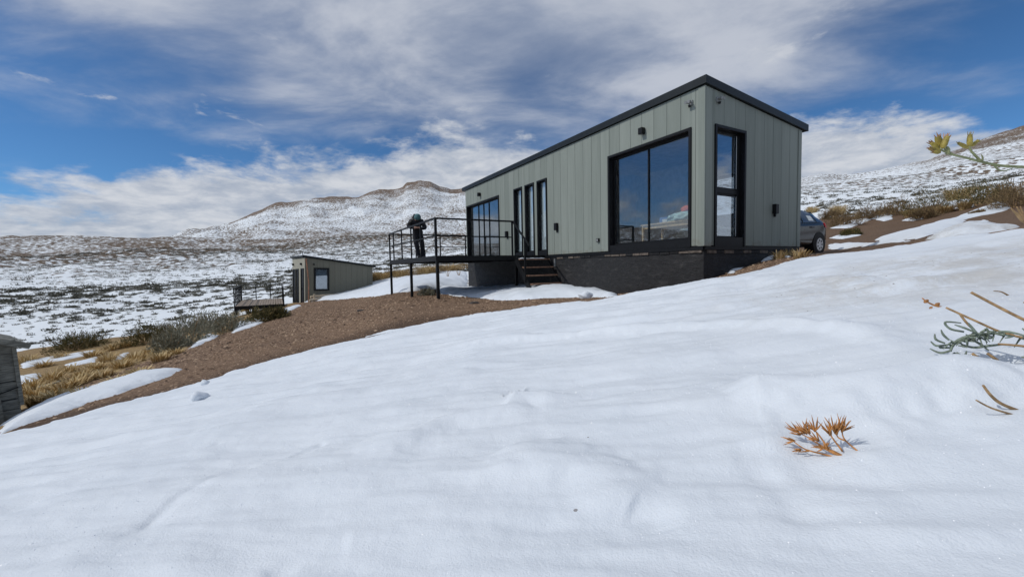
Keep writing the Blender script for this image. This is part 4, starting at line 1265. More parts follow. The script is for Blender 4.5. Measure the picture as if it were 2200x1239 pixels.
# ------------------------------------------------------------------ parked hatchback
def build_car():
    gp = house(8.2, 1.5, 0)
    g = gz(gp[0], gp[1])
    C = empty('parked_car', np.append(house(6.6, 2.36, 0)[:2], HO[2] - 0.14), YAW)
    tag(C, 'dark grey hatchback car parked behind the end of the house', 'car')
    # local x: + towards the rear, y: - is the visible side, z up from the ground
    st = [  # x, half width low, half width belt, roof half width, sill z, belt z, roof z
        (-2.02, 0.52, 0.50, 0.40, 0.36, 0.60, 0.62), (-1.92, 0.72, 0.68, 0.52, 0.24, 0.68, 0.72), (-1.60, 0.83, 0.80, 0.60, 0.20, 0.80, 0.86), (-1.10, 0.85, 0.83, 0.62, 0.20, 0.88, 0.96),
        (-0.72, 0.85, 0.84, 0.60, 0.20, 0.91, 1.05), (-0.30, 0.855, 0.845, 0.56, 0.20, 0.93, 1.34), (0.15, 0.855, 0.85, 0.57, 0.20, 0.945, 1.455), (0.60, 0.855, 0.85, 0.57, 0.20, 0.965, 1.475),
        (1.05, 0.855, 0.85, 0.56, 0.21, 0.99, 1.45), (1.45, 0.85, 0.845, 0.54, 0.22, 1.015, 1.385), (1.72, 0.84, 0.83, 0.52, 0.24, 1.03, 1.25), (1.90, 0.80, 0.79, 0.56, 0.28, 0.98, 1.03), (1.985, 0.70, 0.70, 0.52, 0.36, 0.84, 0.88)]
    rows = []
    for x, wl, wb, wr, zs, zb, zr in st:
        half = [(wl * 0.90, zs), (wl, zs + 0.12), (wl * 1.012, zs + (zb - zs) * 0.48), (wb, zb - 0.05), (wb - 0.03, zb), (wr + (wb - wr) * 0.42, zb + (zr - zb) * 0.60), (wr, zr - 0.035), (wr * 0.72, zr), (0.0, zr + 0.012)]
        full = [(-a, b) for a, b in half] + [(a, b) for a, b in half[-2::-1]]
        rows.append([(x, a, b) for a, b in full])
    bm = bmesh.new(); vs = [[bm.verts.new(p) for p in r] for r in rows]
    for i in range(len(vs) - 1):
        for j in range(len(vs[0]) - 1):
            bm.faces.new((vs[i][j], vs[i][j + 1], vs[i + 1][j + 1], vs[i + 1][j]))
        bm.faces.new((vs[i][-1], vs[i][0], vs[i + 1][0], vs[i + 1][-1]))
    bm.faces.new(vs[0][::-1]); bm.faces.new(vs[-1])
    bmesh.ops.recalc_face_normals(bm, faces=bm.faces[:])
    for f in bm.faces: f.smooth = True
    me = bpy.data.meshes.new('body'); bm.to_mesh(me); bm.free()
    body = link('body', me, MAT['car'], C)
    md = body.modifiers.new('sub', 'SUBSURF'); md.levels = 2; md.render_levels = 2

    def sec(x):
        for a, b in zip(st[:-1], st[1:]):
            if a[0] <= x <= b[0]:
                t = (x - a[0]) / (b[0] - a[0]); return [p + (q - p) * t for p, q in zip(a, b)]

    def sidept(x, f, out=0.012):     # f 0 at the belt, 1 near the roof
        _, wl, wb, wr, zs, zb, zr = sec(x)
        y0, z0 = wb - 0.028, zb + 0.012; y1, z1 = wr + 0.005, zr - 0.05
        bul = 0.03 * math.sin(math.pi * f)
        return (y0 + (y1 - y0) * f + out + bul, z0 + (z1 - z0) * f)

    def side_panel(name, corners, mat, s, out=0.012):
        n = 6; V_, Fq = [], []
        (xa, fa), (xb, fb), (xc, fc), (xd, fd) = corners
        for i in range(n + 1):
            for j in range(n + 1):
                u, v = i / n, j / n
                x = (xa * (1 - u) + xb * u) * (1 - v) + (xd * (1 - u) + xc * u) * v
                f = (fa * (1 - u) + fb * u) * (1 - v) + (fd * (1 - u) + fc * u) * v
                y, z = sidept(x, f, out); V_.append((x, s * y, z))
        for i in range(n):
            for j in range(n):
                a = i * (n + 1) + j; Fq.append((a, a + n + 1, a + n + 2, a + 1))
        return MB().add(V_, Fq).build(name, mat, C, smooth=True)

    for s in (-1, 1):
        side_panel('window', [(-0.42, 0.03), (0.28, 0.02), (0.24, 0.86), (0.02, 0.86)], MAT['carglass'], s)
        side_panel('window', [(0.36, 0.02), (1.12, 0.02), (1.02, 0.86), (0.33, 0.86)], MAT['carglass'], s)
        side_panel('window', [(1.20, 0.03), (1.58, 0.06), (1.26, 0.80), (1.10, 0.82)], MAT['carglass'], s)
        side_panel('pillar', [(0.27, 0.0), (0.37, 0.0), (0.34, 0.9), (0.23, 0.9)], MAT['black'], s, 0.006)
        side_panel('pillar', [(1.11, 0.0), (1.21, 0.0), (1.11, 0.9), (1.01, 0.9)], MAT['black'], s, 0.006)
        MB().box(0.75, 0.95, s * 0.872 - 0.012, s * 0.872 + 0.012, 0.83, 0.865).build('door_handle', MAT['car'], C, bevel=0.006)
        MB().hexa([(-0.42, s * 0.86, 0.95), (-0.25, s * 0.86, 0.95), (-0.25, s * 1.02, 0.97), (-0.38, s * 1.02, 0.97), (-0.42, s * 0.86, 1.05), (-0.25, s * 0.86, 1.06), (-0.25, s * 1.02, 1.09), (-0.38, s * 1.02, 1.09)]).build('mirror', MAT['car'], C, bevel=0.015)
        MB().hexa([(1.73, s * 0.70, 0.86), (1.93, s * 0.70, 0.84), (1.86, s * 0.83, 0.86), (1.70, s * 0.852, 0.88), (1.70, s * 0.66, 1.02), (1.89, s * 0.66, 1.0), (1.83, s * 0.80, 1.0), (1.68, s * 0.838, 1.02)]).build('taillight', MAT['taillight'], C, bevel=0.012)
        MB().box(-1.98, -1.80, s * 0.62 - 0.12, s * 0.62 + 0.12, 0.60, 0.70).build('headlight', MAT['rim'], C, bevel=0.02)
        # dark wheel arches and wheels
        for xw in (-1.28, 1.28):
            MB().tube([(xw, s * 0.60, 0.335), (xw, s * 0.874, 0.335)], [0.375, 0.375], 28).build('wheel_arch', MAT['tyre'], C)
            ty = MB().tube([(xw, s * 0.68, 0.31), (xw, s * 0.70, 0.31), (xw, s * 0.865, 0.31), (xw, s * 0.885, 0.31)], [0.29, 0.31, 0.31, 0.285], 28).build('tyre', MAT['tyre'], C, smooth=False)
            MB().tube([(xw, s * 0.80, 0.31), (xw, s * 0.888, 0.31)], [0.205, 0.205], 24).build('rim', MAT['rim'], ty)
            for q in range(7):
                a = q * 2 * math.pi / 7
                MB().tube([(xw + 0.13 * math.cos(a), s * 0.885, 0.31 + 0.13 * math.sin(a)), (xw + 0.13 * math.cos(a), s * 0.892, 0.31 + 0.13 * math.sin(a))], [0.033, 0.033], 8).build('rim_opening', MAT['tyre'], ty)
    side_panel('window_sticker', [(0.72, 0.15), (1.02, 0.15), (0.98, 0.55), (0.70, 0.55)], MAT['curtain'], -1, 0.016)
    # rear glass, bumper, plate
    V_ = [(1.52, -0.46, 1.40), (1.52, 0.46, 1.40), (1.80, 0.60, 1.10), (1.80, -0.60, 1.10)]
    MB().hexa([(p[0] + 0.02, p[1], p[2] - 0.0) for p in V_] + [(p[0] + 0.035, p[1], p[2] + 0.02) for p in V_]).build('rear_window', MAT['carglass'], C)
    MB().box(1.86, 2.03, -0.74, 0.74, 0.34, 0.56).build('bumper', MAT['car'], C, bevel=0.04)
    MB().box(2.031, 2.04, -0.26, 0.26, 0.60, 0.71).build('number_plate', MAT['curtain'], C)
    return C


build_car()


# ------------------------------------------------------------------ person leaning on the railing
def build_person():
    P = empty('person', house(-2.93, 9.25, -0.012), YAW + R(73)); P.scale = (1.02, 1.02, 1.02)
    tag(P, 'person in black jacket and teal beanie leaning over the deck railing', 'person')
    # local: x + back towards the house, - towards the railing; y + left in the picture; z up
    J = {'pel': (0.02, 0.0, 0.90), 'sp1': (-0.03, 0.02, 1.03), 'sp2': (-0.14, 0.03, 1.17), 'chest': (-0.26, 0.04, 1.26), 'neck': (-0.34, 0.03, 1.33), 'head': (-0.42, -0.01, 1.375), 'crown': (-0.455, -0.03, 1.41)}
    rad = {'pel': 0.16, 'sp1': 0.165, 'sp2': 0.175, 'chest': 0.185, 'neck': 0.075, 'head': 0.095, 'crown': 0.08}
    E_ = [('pel', 'sp1'), ('sp1', 'sp2'), ('sp2', 'chest'), ('chest', 'neck'), ('neck', 'head'), ('head', 'crown')]
    arms = {'L': [(-0.27, 0.21, 1.27), (-0.33, 0.31, 1.11), (-0.40, 0.14, 1.055), (-0.42, 0.05, 1.05)], 'R': [(-0.27, -0.15, 1.28), (-0.22, -0.27, 1.06), (-0.36, -0.16, 1.04), (-0.41, -0.08, 1.045)]}
    for k, A in arms.items():
        prev = 'chest'
        for i, (p, r) in enumerate(zip(A, (0.10, 0.08, 0.058, 0.036))):
            n = 'arm%s%d' % (k, i); J[n] = p; rad[n] = r; E_.append((prev, n)); prev = n
        s = 1 if k == 'L' else -1
        for f in range(5):
            b = A[3]; n1 = 'f%s%da' % (k, f); n2 = 'f%s%db' % (k, f)
            if f == 0: J[n1] = (b[0] + 0.02, b[1] - s * 0.03, b[2] + 0.03); J[n2] = (b[0] + 0.015, b[1] - s * 0.055, b[2] + 0.032)
            else:
                J[n1] = (b[0] - 0.035 + 0.022 * (f - 1), b[1] - s * 0.06, b[2] + 0.012); J[n2] = (b[0] - 0.035 + 0.022 * (f - 1), b[1] - s * (0.095 - 0.006 * abs(f - 2)), b[2] - 0.012)
            rad[n1] = 0.0095; rad[n2] = 0.008; E_ += [(prev, n1), (n1, n2)]
    for k, L in {'L': [(0.02, 0.085, 0.84), (-0.05, 0.045, 0.48), (0.03, -0.02, 0.09), (-0.13, -0.01, 0.045)], 'R': [(0.02, -0.09, 0.84), (-0.03, -0.14, 0.47), (0.05, -0.19, 0.09), (-0.11, -0.21, 0.045)]}.items():
        prev = 'pel'
        for i, (p, r) in enumerate(zip(L, (0.115, 0.09, 0.07, 0.052))):
            n = 'leg%s%d' % (k, i); J[n] = p; rad[n] = r; E_.append((prev, n)); prev = n
    names = list(J); me = bpy.data.meshes.new('body')
    me.from_pydata([J[n] for n in names], [(names.index(a), names.index(b)) for a, b in E_], [])
    o = link('body', me, MAT['cloth'], P)
    md = o.modifiers.new('skin', 'SKIN'); md.use_smooth_shade = True
    for i, n in enumerate(names):
        sv = me.skin_vertices[0].data[i]; sv.radius = (rad[n], rad[n]); sv.use_root = (n == 'pel')
    s2 = o.modifiers.new('sub', 'SUBSURF'); s2.levels = 2; s2.render_levels = 2
    dg = bpy.context.evaluated_depsgraph_get(); ev = o.evaluated_get(dg)
    me2 = bpy.data.meshes.new_from_object(ev); o.modifiers.clear(); o.data = me2
    me2.materials.clear()
    for n in ('cloth', 'denim', 'skin'): me2.materials.append(MAT[n])
    for p in me2.polygons:
        p.use_smooth = True
        c = p.center
        hand = any((c - Vector(arms[k][3])).length < 0.085 and abs(c.y - arms[k][2][1]) > 0.03 for k in arms)
        p.material_index = 2 if (hand or (c.x < -0.40 and c.z < 1.40 and c.z > 1.30 and abs(c.y) < 0.1)) else (1 if c.z < 0.80 else 0)
    # knitted hat pulled over the bowed head
    nu, nv = 28, 14; V_ = []
    ax = Vector((-0.62, -0.12, 0.77)).normalized(); sx = ax.orthogonal().normalized(); sy = ax.cross(sx); cc = Vector((-0.445, -0.015, 1.40))
    for i in range(nv):
        t = i / (nv - 1) * R(112)
        for j in range(nu):
            a = 2 * math.pi * j / nu; r = 0.112 + 0.004 * (j % 2)
            V_.append(cc + (ax * math.cos(t) * 1.12 + (sx * math.cos(a) + sy * math.sin(a)) * math.sin(t)) * r)
    Fq = [(i * nu + j, i * nu + (j + 1) % nu, (i + 1) * nu + (j + 1) % nu, (i + 1) * nu + j) for i in range(nv - 1) for j in range(nu)]
    MB().add(V_, Fq).build('beanie', MAT['beanie'], P, smooth=True)
    hd = MB()      # hood lying behind the head
    hd.tube([(-0.28, -0.10, 1.36), (-0.32, 0.0, 1.46), (-0.33, 0.07, 1.47), (-0.30, 0.14, 1.38)], [0.05, 0.075, 0.075, 0.05], 10)
    hd.build('hood', MAT['cloth'], P, smooth=True)
    hr = MB()
    for k in range(16):
        y = 0.10 + 0.012 * k * 0.5; hr.tube([(-0.40, 0.06 + random.uniform(0, .05), 1.38), (-0.42, 0.17 + random.uniform(-.02, .04), 1.30), (-0.43, 0.26 + random.uniform(-.03, .06), 1.17 + random.uniform(-.04, .04))], [0.010, 0.009, 0.003], 4)
    hr.build('hair', MAT['hair'], P)


build_person()


# ------------------------------------------------------------------ vegetation
def blades(n, rx, ry, h, seed, lw, ll, upright=0.6, dome=True, stems=0, shell=0.5):
    """shrub as n narrow leaf quads spread through a lumpy dome; returns verts, quads, rnd"""
    g = np.random.default_rng(seed)
    th = g.uniform(0, 2 * math.pi, n); ph = np.arccos(g.uniform(0.0, 1, n)); rad = (shell + (1 - shell) * g.uniform(0, 1, n) ** 0.6)
    lump = 1 + 0.32 * np.sin(3 * th + seed) * np.sin(2 * ph + seed * 1.7) + 0.22 * np.sin(7 * th + 2 * seed + 4 * ph)
    rad = rad * lump
    d = np.stack([np.sin(ph) * np.cos(th), np.sin(ph) * np.sin(th), np.cos(ph)], 1)
    c = d * rad[:, None] * np.array([rx, ry, h])
    dirv = d * (1 - upright) + np.array([0, 0, 1]) * upright + g.normal(0, 0.38, (n, 3))
    dirv /= np.linalg.norm(dirv, axis=1)[:, None]
    sid = np.cross(dirv, g.normal(0, 1, (n, 3))); sid /= np.linalg.norm(sid, axis=1)[:, None] + 1e-9
    L = ll * g.uniform(0.5, 1.3, n)[:, None]; w = lw * g.uniform(0.6, 1.3, n)[:, None]
    a = c - dirv * L * 0.5; b = c + dirv * L * 0.5
    V = np.stack([a - sid * w * 0.35, a + sid * w * 0.35, b + sid * w * 0.5, b - sid * w * 0.5], 1).reshape(-1, 3)
    rnd = np.repeat(np.clip(g.uniform(0, 1, n) * 0.75 + 0.25 * g.uniform(0, 1, n), 0, 1), 4)
    V[:, 2] = np.maximum(V[:, 2], -0.05)
    return V, np.arange(4 * n).reshape(-1, 4), rnd


def tussock(n, r, h, seed, w=0.006):
    """grass tuft: thin bent blades rising from a small root"""
    g = np.random.default_rng(seed)
    th = g.uniform(0, 2 * math.pi, n); r0 = r * 0.55 * np.sqrt(g.uniform(0, 1, n)); lean = r * g.uniform(0.15, 1.0, n)
    base = np.stack([r0 * np.cos(th), r0 * np.sin(th), np.full(n, -0.03)], 1)
    t2 = th + g.normal(0, 0.5, n); H_ = h * g.uniform(0.45, 1.1, n)
    mid = base + np.stack([lean * 0.4 * np.cos(t2), lean * 0.4 * np.sin(t2), H_ * 0.65], 1)
    tip = base + np.stack([lean * np.cos(t2), lean * np.sin(t2), H_], 1)
    s = np.stack([-np.sin(t2), np.cos(t2), np.zeros(n)], 1) * (w * g.uniform(0.7, 1.4, n))[:, None]
    V = np.stack([base - s, base + s, mid + s * .8, mid - s * .8, tip + s * .25, tip - s * .25], 1).reshape(-1, 3)
    k = np.arange(n)[:, None] * 6
    q = np.concatenate([k + np.array([[0, 1, 2, 3]]), k + np.array([[3, 2, 4, 5]])])
    return V, q, np.repeat(g.uniform(0, 1, n), 6)


_meshcache = {}


def shrub(name, kind, loc, r, h, seed, label, cat='shrub', group=None, n=None, parent_stems=True):
    """a shrub thing: foliage plus visible stems"""
    o = empty(name, loc, random.uniform(0, 6.28)); tag(o, label, cat, group)
    if kind == 'gold':
        V, q, rn = tussock(n or 420, r, h, seed, 0.010)
        link('blades', np_mesh('blades', V, q, False, dict(rnd=rn)), MAT['gold'], o)
        return o
    V, q, rn = blades(n or 1500, r, r * 0.85, h, seed, 0.020 if kind != 'brown' else 0.013, 0.085 if kind != 'brown' else 0.13, 0.45)
    link('foliage', np_mesh('foliage', V, q, False, dict(rnd=rn)), MAT[kind], o)
    m = MB(); g = random.Random(seed)
    for k in range(9):
        a = g.uniform(0, 6.28); rr = r * g.uniform(0.4, 0.95); hh = h * g.uniform(0.6, 1.05)
        m.tube([(0.05 * math.cos(a), 0.05 * math.sin(a), -0.08), (rr * 0.45 * math.cos(a), rr * 0.45 * math.sin(a), hh * 0.45), (rr * math.cos(a + .2), rr * 0.85 * math.sin(a + .2), hh)], [0.016, 0.010, 0.003], 5)
    m.build('stems', MAT['twig'] if kind == 'brown' else MAT['hair'] if False else MAT['twig'], o)
    return o


def plant_px(px, py, **kw):
    return hit(px, py)


_u = 'first second third fourth fifth sixth seventh eighth ninth tenth eleventh twelfth thirteenth fourteenth fifteenth sixteenth seventeenth eighteenth nineteenth'.split()
ORD = _u + ['twentieth'] + ['twenty-' + q for q in _u[:9]] + ['thirtieth'] + ['thirty-' + q for q in _u[:5]]
LEFT = [  # name, kind, foot pixel, radius, height, label
    ('sage_shrub', 'sage', (372, 752), 0.55, 0.50, 'low grey-green shrub lowest on the bank beside the gravel'),
    ('sage_shrub', 'sage', (405, 738), 0.75, 0.85, 'large grey-green shrub left of the snow wedge on the bank'),
    ('sage_shrub', 'sage', (440, 712), 0.60, 0.75, 'tall grey-green shrub behind the snow wedge on the bank'),
    ('sage_shrub', 'sage', (487, 712), 0.62, 0.65, 'rounded grey-green shrub right of the snow wedge'),
    ('olive_shrub', 'olive', (572, 688), 0.75, 0.48, 'dark olive shrub in front of the low deck'),
    ('olive_shrub', 'olive', (597, 682), 0.50, 0.36, 'small dark olive shrub nearest the cabin corner'),
    ('olive_shrub', 'olive', (312, 738), 0.75, 0.75, 'dark green shrub among golden grass left of the grey-green shrubs'),
    ('olive_shrub', 'olive', (352, 722), 0.7, 0.5, 'low dark shrub behind the golden grass'),
    ('olive_shrub', 'olive', (160, 752), 0.9, 0.7, 'dark shrub at the lower edge of the snowy valley'),
    ('olive_shrub', 'olive', (185, 745), 0.8, 0.6, 'second dark shrub beside the valley snow, behind the first'),
]
for k, (nm, kd, p, r, h, lb) in enumerate(LEFT):
    shrub(nm, kd, hit(*p), r, h, 100 + k, lb, n=2200)
GOLD_L = [(540, 672, .55, .75), (525, 668, .5, .7), (505, 678, .45, .5), (560, 664, .5, .8), (235, 776, .42, .45), (262, 790, .36, .36), (290, 778, .4, .45), (325, 762, .4, .4), (205, 795, .35, .35), (110, 822, .42, .45), (75, 850, .35, .38), (62, 838, .4, .42), (135, 842, .34, .34), (165, 828, .36, .36), (95, 788, .4, .4), (130, 770, .4, .4), (175, 812, .3, .35), (300, 806, .24, .24), (255, 822, .22, .22), (180, 850, .22, .24), (220, 812, .3, .3), (345, 775, .3, .32), (150, 800, .4, .4), (60, 778, .5, .5), (240, 752, .5, .5), (275, 745, .5, .5), (200, 765, .5, .4), (375, 762, .3, .3), (85, 868, .28, .3), (120, 858, .26, .28), (480, 690, .4, .5)]
for k, (x, y, r, h) in enumerate(GOLD_L):
    shrub('grass_tussock', 'gold', hit(x, y), r * 0.8, h * 0.6, 300 + k, 'golden dry grass tuft on the left bank, %s counted from the shed side' % ORD[sorted(g[0] * 4 + i * 0.01 for i, g in enumerate(GOLD_L)).index(x * 4 + k * 0.01)], 'grass tuft', 'golden grass tufts on the left bank', n=170)
# band of dry scrub behind the deck
BAND = [(820, 606), (836, 603), (850, 601), (866, 600), (884, 598), (900, 597), (918, 594), (935, 592), (950, 590), (966, 587), (980, 584), (994, 580), (805, 608), (1000, 577)]
for k, (x, y) in enumerate(BAND):
    p = hit(x, y)
    shrub('dry_scrub', 'gold' if k % 3 == 0 else 'brown', p, 0.95, 0.75, 400 + k, 'dry tan bush, %s from the left in the scrub band under the raised deck' % ORD[sorted(b_[0] for b_ in BAND).index(x)], 'shrub', 'dry bushes behind the raised deck', n=900)
shrub('sage_shrub', 'sage', hit(918, 634), 0.32, 0.22, 450, 'small green plant at the foot of the front deck leg', n=700)
# right-hand hillside
RIGHT = [
    ('brown', (1812, 486), 1.0, 0.85, 'brown twiggy bush right behind the car'), ('gold', (1800, 462), 0.8, 0.8, 'pale golden bush above the car on the bank'),
    ('brown', (1862, 472), 0.85, 0.75, 'dark twiggy bush above the left end of the dirt cut'), ('brown', (1930, 462), 1.0, 0.95, 'brown bush left of the largest hillside bush'),
    ('olive', (2000, 458), 1.35, 1.25, 'largest olive-brown bush in the middle of the right bank'), ('brown', (1986, 470), 0.65, 0.55, 'small dark bush below the largest hillside bush'),
    ('olive', (2105, 441), 1.25, 1.15, 'wide olive-brown bush above the snow wedge'), ('gold', (2057, 432), 0.9, 0.8, 'straw-coloured bush left of the wide olive one'),
    ('brown', (2178, 446), 1.0, 0.95, 'dark brown bush at the right edge of the picture'), ('gold', (2072, 450), 0.35, 0.40, 'small golden tuft beside the snow wedge'),
    ('gold', (1952, 466), 0.35, 0.40, 'small golden tuft on the dirt bank'), ('gold', (2028, 458), 0.55, 0.40, 'yellow-green tuft right of the largest bush'),
    ('olive', (1828, 507), 0.45, 0.30, 'small tuft on the dirt cut behind the car'), ('brown', (2103, 462), 0.25, 0.14, 'tiny dark plant poking through the snow wedge'),
    ('gold', (1745, 458), 0.9, 0.8, 'golden bush seen just over the roof of the car'), ('brown', (1785, 470), 0.8, 0.6, 'low dark bush between car and hillside'),
    ('brown', (1900, 462), 0.7, 0.55, 'low bush in the gap along the bank top'), ('brown', (2150, 428), 0.9, 0.7, 'bush behind the one at the right edge'),
]
for k, (kd, p, r, h, lb) in enumerate(RIGHT):
    q = hit(*p)
    shrub('hillside_bush', kd, q, r * 0.80, h * 0.92, 500 + k, lb, n=(2600 if kd != 'gold' else 700))
for k, (x, y) in enumerate([(1690, 552), (1672, 556), (1720, 556)]):
    shrub('grass_tussock', 'gold', hit(x, y), 0.16, 0.20, 560 + k, ['dry grass tuft against the plinth by the car', 'dry grass tuft beside the snow lump at the plinth', 'sparse dry grass in front of the car'][k], 'grass tuft', n=90)

# scrub dotted over the snow: the 260 nearest are things of their own, the rest is one mass
def scrub_variant(seed, n=46):
    V, q, rn = blades(n, 0.5, 0.42, 0.24, seed, 0.07, 0.16, 0.25, shell=0.3)
    return V, q, rn


VAR = [scrub_variant(700 + i) for i in range(6)]
VARB = [scrub_variant(720 + i, 110) for i in range(6)]


def scatter():
    g = np.random.default_rng(5)
    n = 88000
    left = g.uniform(0, 1, n) < 0.78
    th = np.where(left, g.uniform(R(-58), R(-4), n), g.uniform(R(33), R(58), n))
    r = np.sqrt(g.uniform(20 ** 2, 345 ** 2, n))
    # thin the far field less than area would, thicken the near field
    extra = 8500
    th = np.concatenate([th, g.uniform(R(-58), R(-4), extra), g.uniform(R(34), R(58), 900)]); r = np.concatenate([r, g.uniform(22, 105, extra), g.uniform(24, 80, 900)])
    x = r * np.sin(th); y = r * np.cos(th)
    rs = np.interp(th, T_SNOW, R_SNOW)
    pn = fbm(x * 0.03, y * 0.03, 3, 0.5, 51) + 0.8 * fbm(x * 0.11, y * 0.11, 3, 0.55, 52)
    # density bands read from the photograph: dense 35-75 m, thin 80-150 m, thick again on the ridge
    ytrue = y
    dens = 0.18 + 0.46 * sstep(29, 36, ytrue) * (1 - sstep(66, 100, ytrue)) + 0.85 * sstep(110, 230, ytrue)
    dens = np.where(th > 0, 0.26 + 0.35 * sstep(45, 90, r), dens)
    dens = np.where((th < 0) & (ytrue > 75), dens + 0.22, dens)
    ok = (r > rs + 1.5) & (g.uniform(0, 1, len(r)) < dens * np.clip(0.66 + pn * 0.42, 0.15, 1.2))
    # nothing inside the little cabin or its deck
    cx, cy = CB.location.x + 1.0, CB.location.y + 2.5
    ok &= np.hypot(x - cx, y - cy) > 5.5
    ok &= ~((np.abs(th + R(33)) < R(3.5)) & (r < 34))
    x, y, r = x[ok], y[ok], r[ok]
    z = ground(x, y)
    s = np.clip(g.lognormal(-0.58, 0.45, len(x)), 0.18, 1.5) * np.clip(r / 70, 0.75, 1.5)
    return x, y, z, s, r, g


sx_, sy_, sz_, ss_, sr_, g_ = scatter()
infront = np.abs(np.arctan2(sx_, sy_)) < R(52.5)
order = np.argsort(np.where(infront, sr_ / ss_, 1e9))
N_IND = 280
protos = []
for i, (V, q, rn) in enumerate(VARB):
    protos.append(np_mesh('scrub_bush', V, q, False, dict(rnd=rn))); protos[-1].materials.append(MAT['scrub'])
for k in order[:N_IND]:
    o = bpy.data.objects.new('scrub_bush', protos[k % 6]); COL.objects.link(o)
    o.location = (sx_[k], sy_[k], sz_[k] - 0.02); s = ss_[k]; o.scale = (s * g_.uniform(.9, 1.3), s, s * g_.uniform(.7, 1.05)); o.rotation_euler = (0, 0, g_.uniform(0, 6.28))
    if sx_[k] < 0: tag(o, 'low dark scrub bush dotted over the snowy valley floor', 'bush', 'scrub bushes over the snowy valley')
    else: tag(o, 'low dark scrub bush in the snow above the right bank', 'bush', 'scrub bushes on the right hillside')
VV, QQ, RR_ = [], [], []
off_ = 0
for k in order[N_IND:]:
    V, q, rn = VAR[k % 6]
    if sr_[k] > 120: V, q, rn = V[:80], q[:20], rn[:80]
    a = (k * 2.399) % 6.283; c, s_ = math.cos(a), math.sin(a); s = ss_[k]
    W_ = np.empty_like(V); W_[:, 0] = (V[:, 0] * c - V[:, 1] * s_) * s * 1.15 + sx_[k]; W_[:, 1] = (V[:, 0] * s_ + V[:, 1] * c) * s + sy_[k]; W_[:, 2] = V[:, 2] * s * 0.9 + sz_[k]
    VV.append(W_); QQ.append(q + off_); RR_.append(rn * 0.8 + 0.2 * ((k * 37) % 11) / 11); off_ += len(V)
sc = link('valley_scrub', np_mesh('valley_scrub', np.concatenate(VV), np.concatenate(QQ), False, dict(rnd=np.concatenate(RR_))), MAT['scrub'])
tag(sc, 'countless dark scrub bushes speckling the far snowy slopes', 'scrub', kind='stuff')
print('SCRUB', len(order), off_)


# ------------------------------------------------------------------ gravel chips and stones on the pad
def chips():
    g = np.random.default_rng(9); n = 150000
    th = g.uniform(R(-54), R(52), n); r = g.uniform(3.4, 24, n) ** 1.0
    x = r * np.sin(th); y = r * np.cos(th)
    er = edge_radius(th); rg = np.interp(th, T_GRAV, R_GRAV, left=5.0, right=60)
    ok = (r > er + 0.08) & (r < np.minimum(rg + 0.6, 27)) & ((th < 0.45) | (r < 10.2) & (th < 0.72))
    # keep out of the house footprint
    lx = (x - HO[0]) * HV[0] + (y - HO[1]) * HV[1]; lu = (x - HO[0]) * HU[0] + (y - HO[1]) * HU[1]
    ok &= ~((lx > -0.02) & (lx < HW + 0.05) & (lu > -0.05) & (lu < HL))
    x, y, r = x[ok], y[ok], r[ok]; n = len(x)
    z = ground(x, y) - 0.003
    s = g.lognormal(-4.42, 0.45, n) * np.clip(r / 9, 0.75, 1.25)
    base = np.array([(-1, -0.5, 0), (1, -0.6, 0), (0.9, 0.6, 0), (-0.9, 0.5, 0), (-0.5, -0.2, 0.55), (0.6, -0.15, 0.6), (0.4, 0.3, 0.5), (-0.4, 0.3, 0.6)])
    f = np.array([(4, 5, 6, 7), (0, 1, 5, 4), (1, 2, 6, 5), (2, 3, 7, 6), (3, 0, 4, 7)])
    a = g.uniform(0, 6.283, n); tl = g.normal(0, 0.25, n)
    B = base[None] * s[:, None, None] * np.stack([np.ones(n), g.uniform(.6, 1.1, n), g.uniform(.5, 1.1, n)], 1)[:, None]
    X = B[..., 0] * np.cos(a)[:, None] - B[..., 1] * np.sin(a)[:, None]; Yy = B[..., 0] * np.sin(a)[:, None] + B[..., 1] * np.cos(a)[:, None]
    Zz = B[..., 2] + X * tl[:, None]
    V = np.stack([X + x[:, None], Yy + y[:, None], Zz + z[:, None]], -1).reshape(-1, 3)
    q = (f[None] + 8 * np.arange(n)[:, None, None]).reshape(-1, 4)
    me = np_mesh('gravel_chips', V, q, False, dict(rnd=np.repeat(g.beta(1.0, 1.25, n), 8)))
    tag(link('gravel_chips', me, MAT['chip']), 'loose brown gravel chips covering the pad below the house', 'gravel', kind='stuff')


chips()


def rock(name, loc, s, seed, label, mat='stone', cat='stone', snow=False):
    bm = bmesh.new(); bmesh.ops.create_icosphere(bm, subdivisions=3, radius=1.0)
    g = np.random.default_rng(seed); ph = g.uniform(0, 6, 3)
    for v in bm.verts:
        c = v.co; k = 1 + 0.18 * math.sin(3 * c.x + ph[0]) * math.cos(2.5 * c.y + ph[1]) + 0.12 * math.sin(5 * c.z + 4 * c.x + ph[2])
        v.co = Vector((c.x * s[0], c.y * s[1], c.z * s[2])) * k
    for f in bm.faces: f.smooth = snow
    me = bpy.data.meshes.new(name); bm.to_mesh(me); bm.free()
    if snow: me.attributes.new('dirt', 'FLOAT', 'POINT')
    o = link(name, me, MAT[mat]); o.location = loc; return tag(o, label, cat)


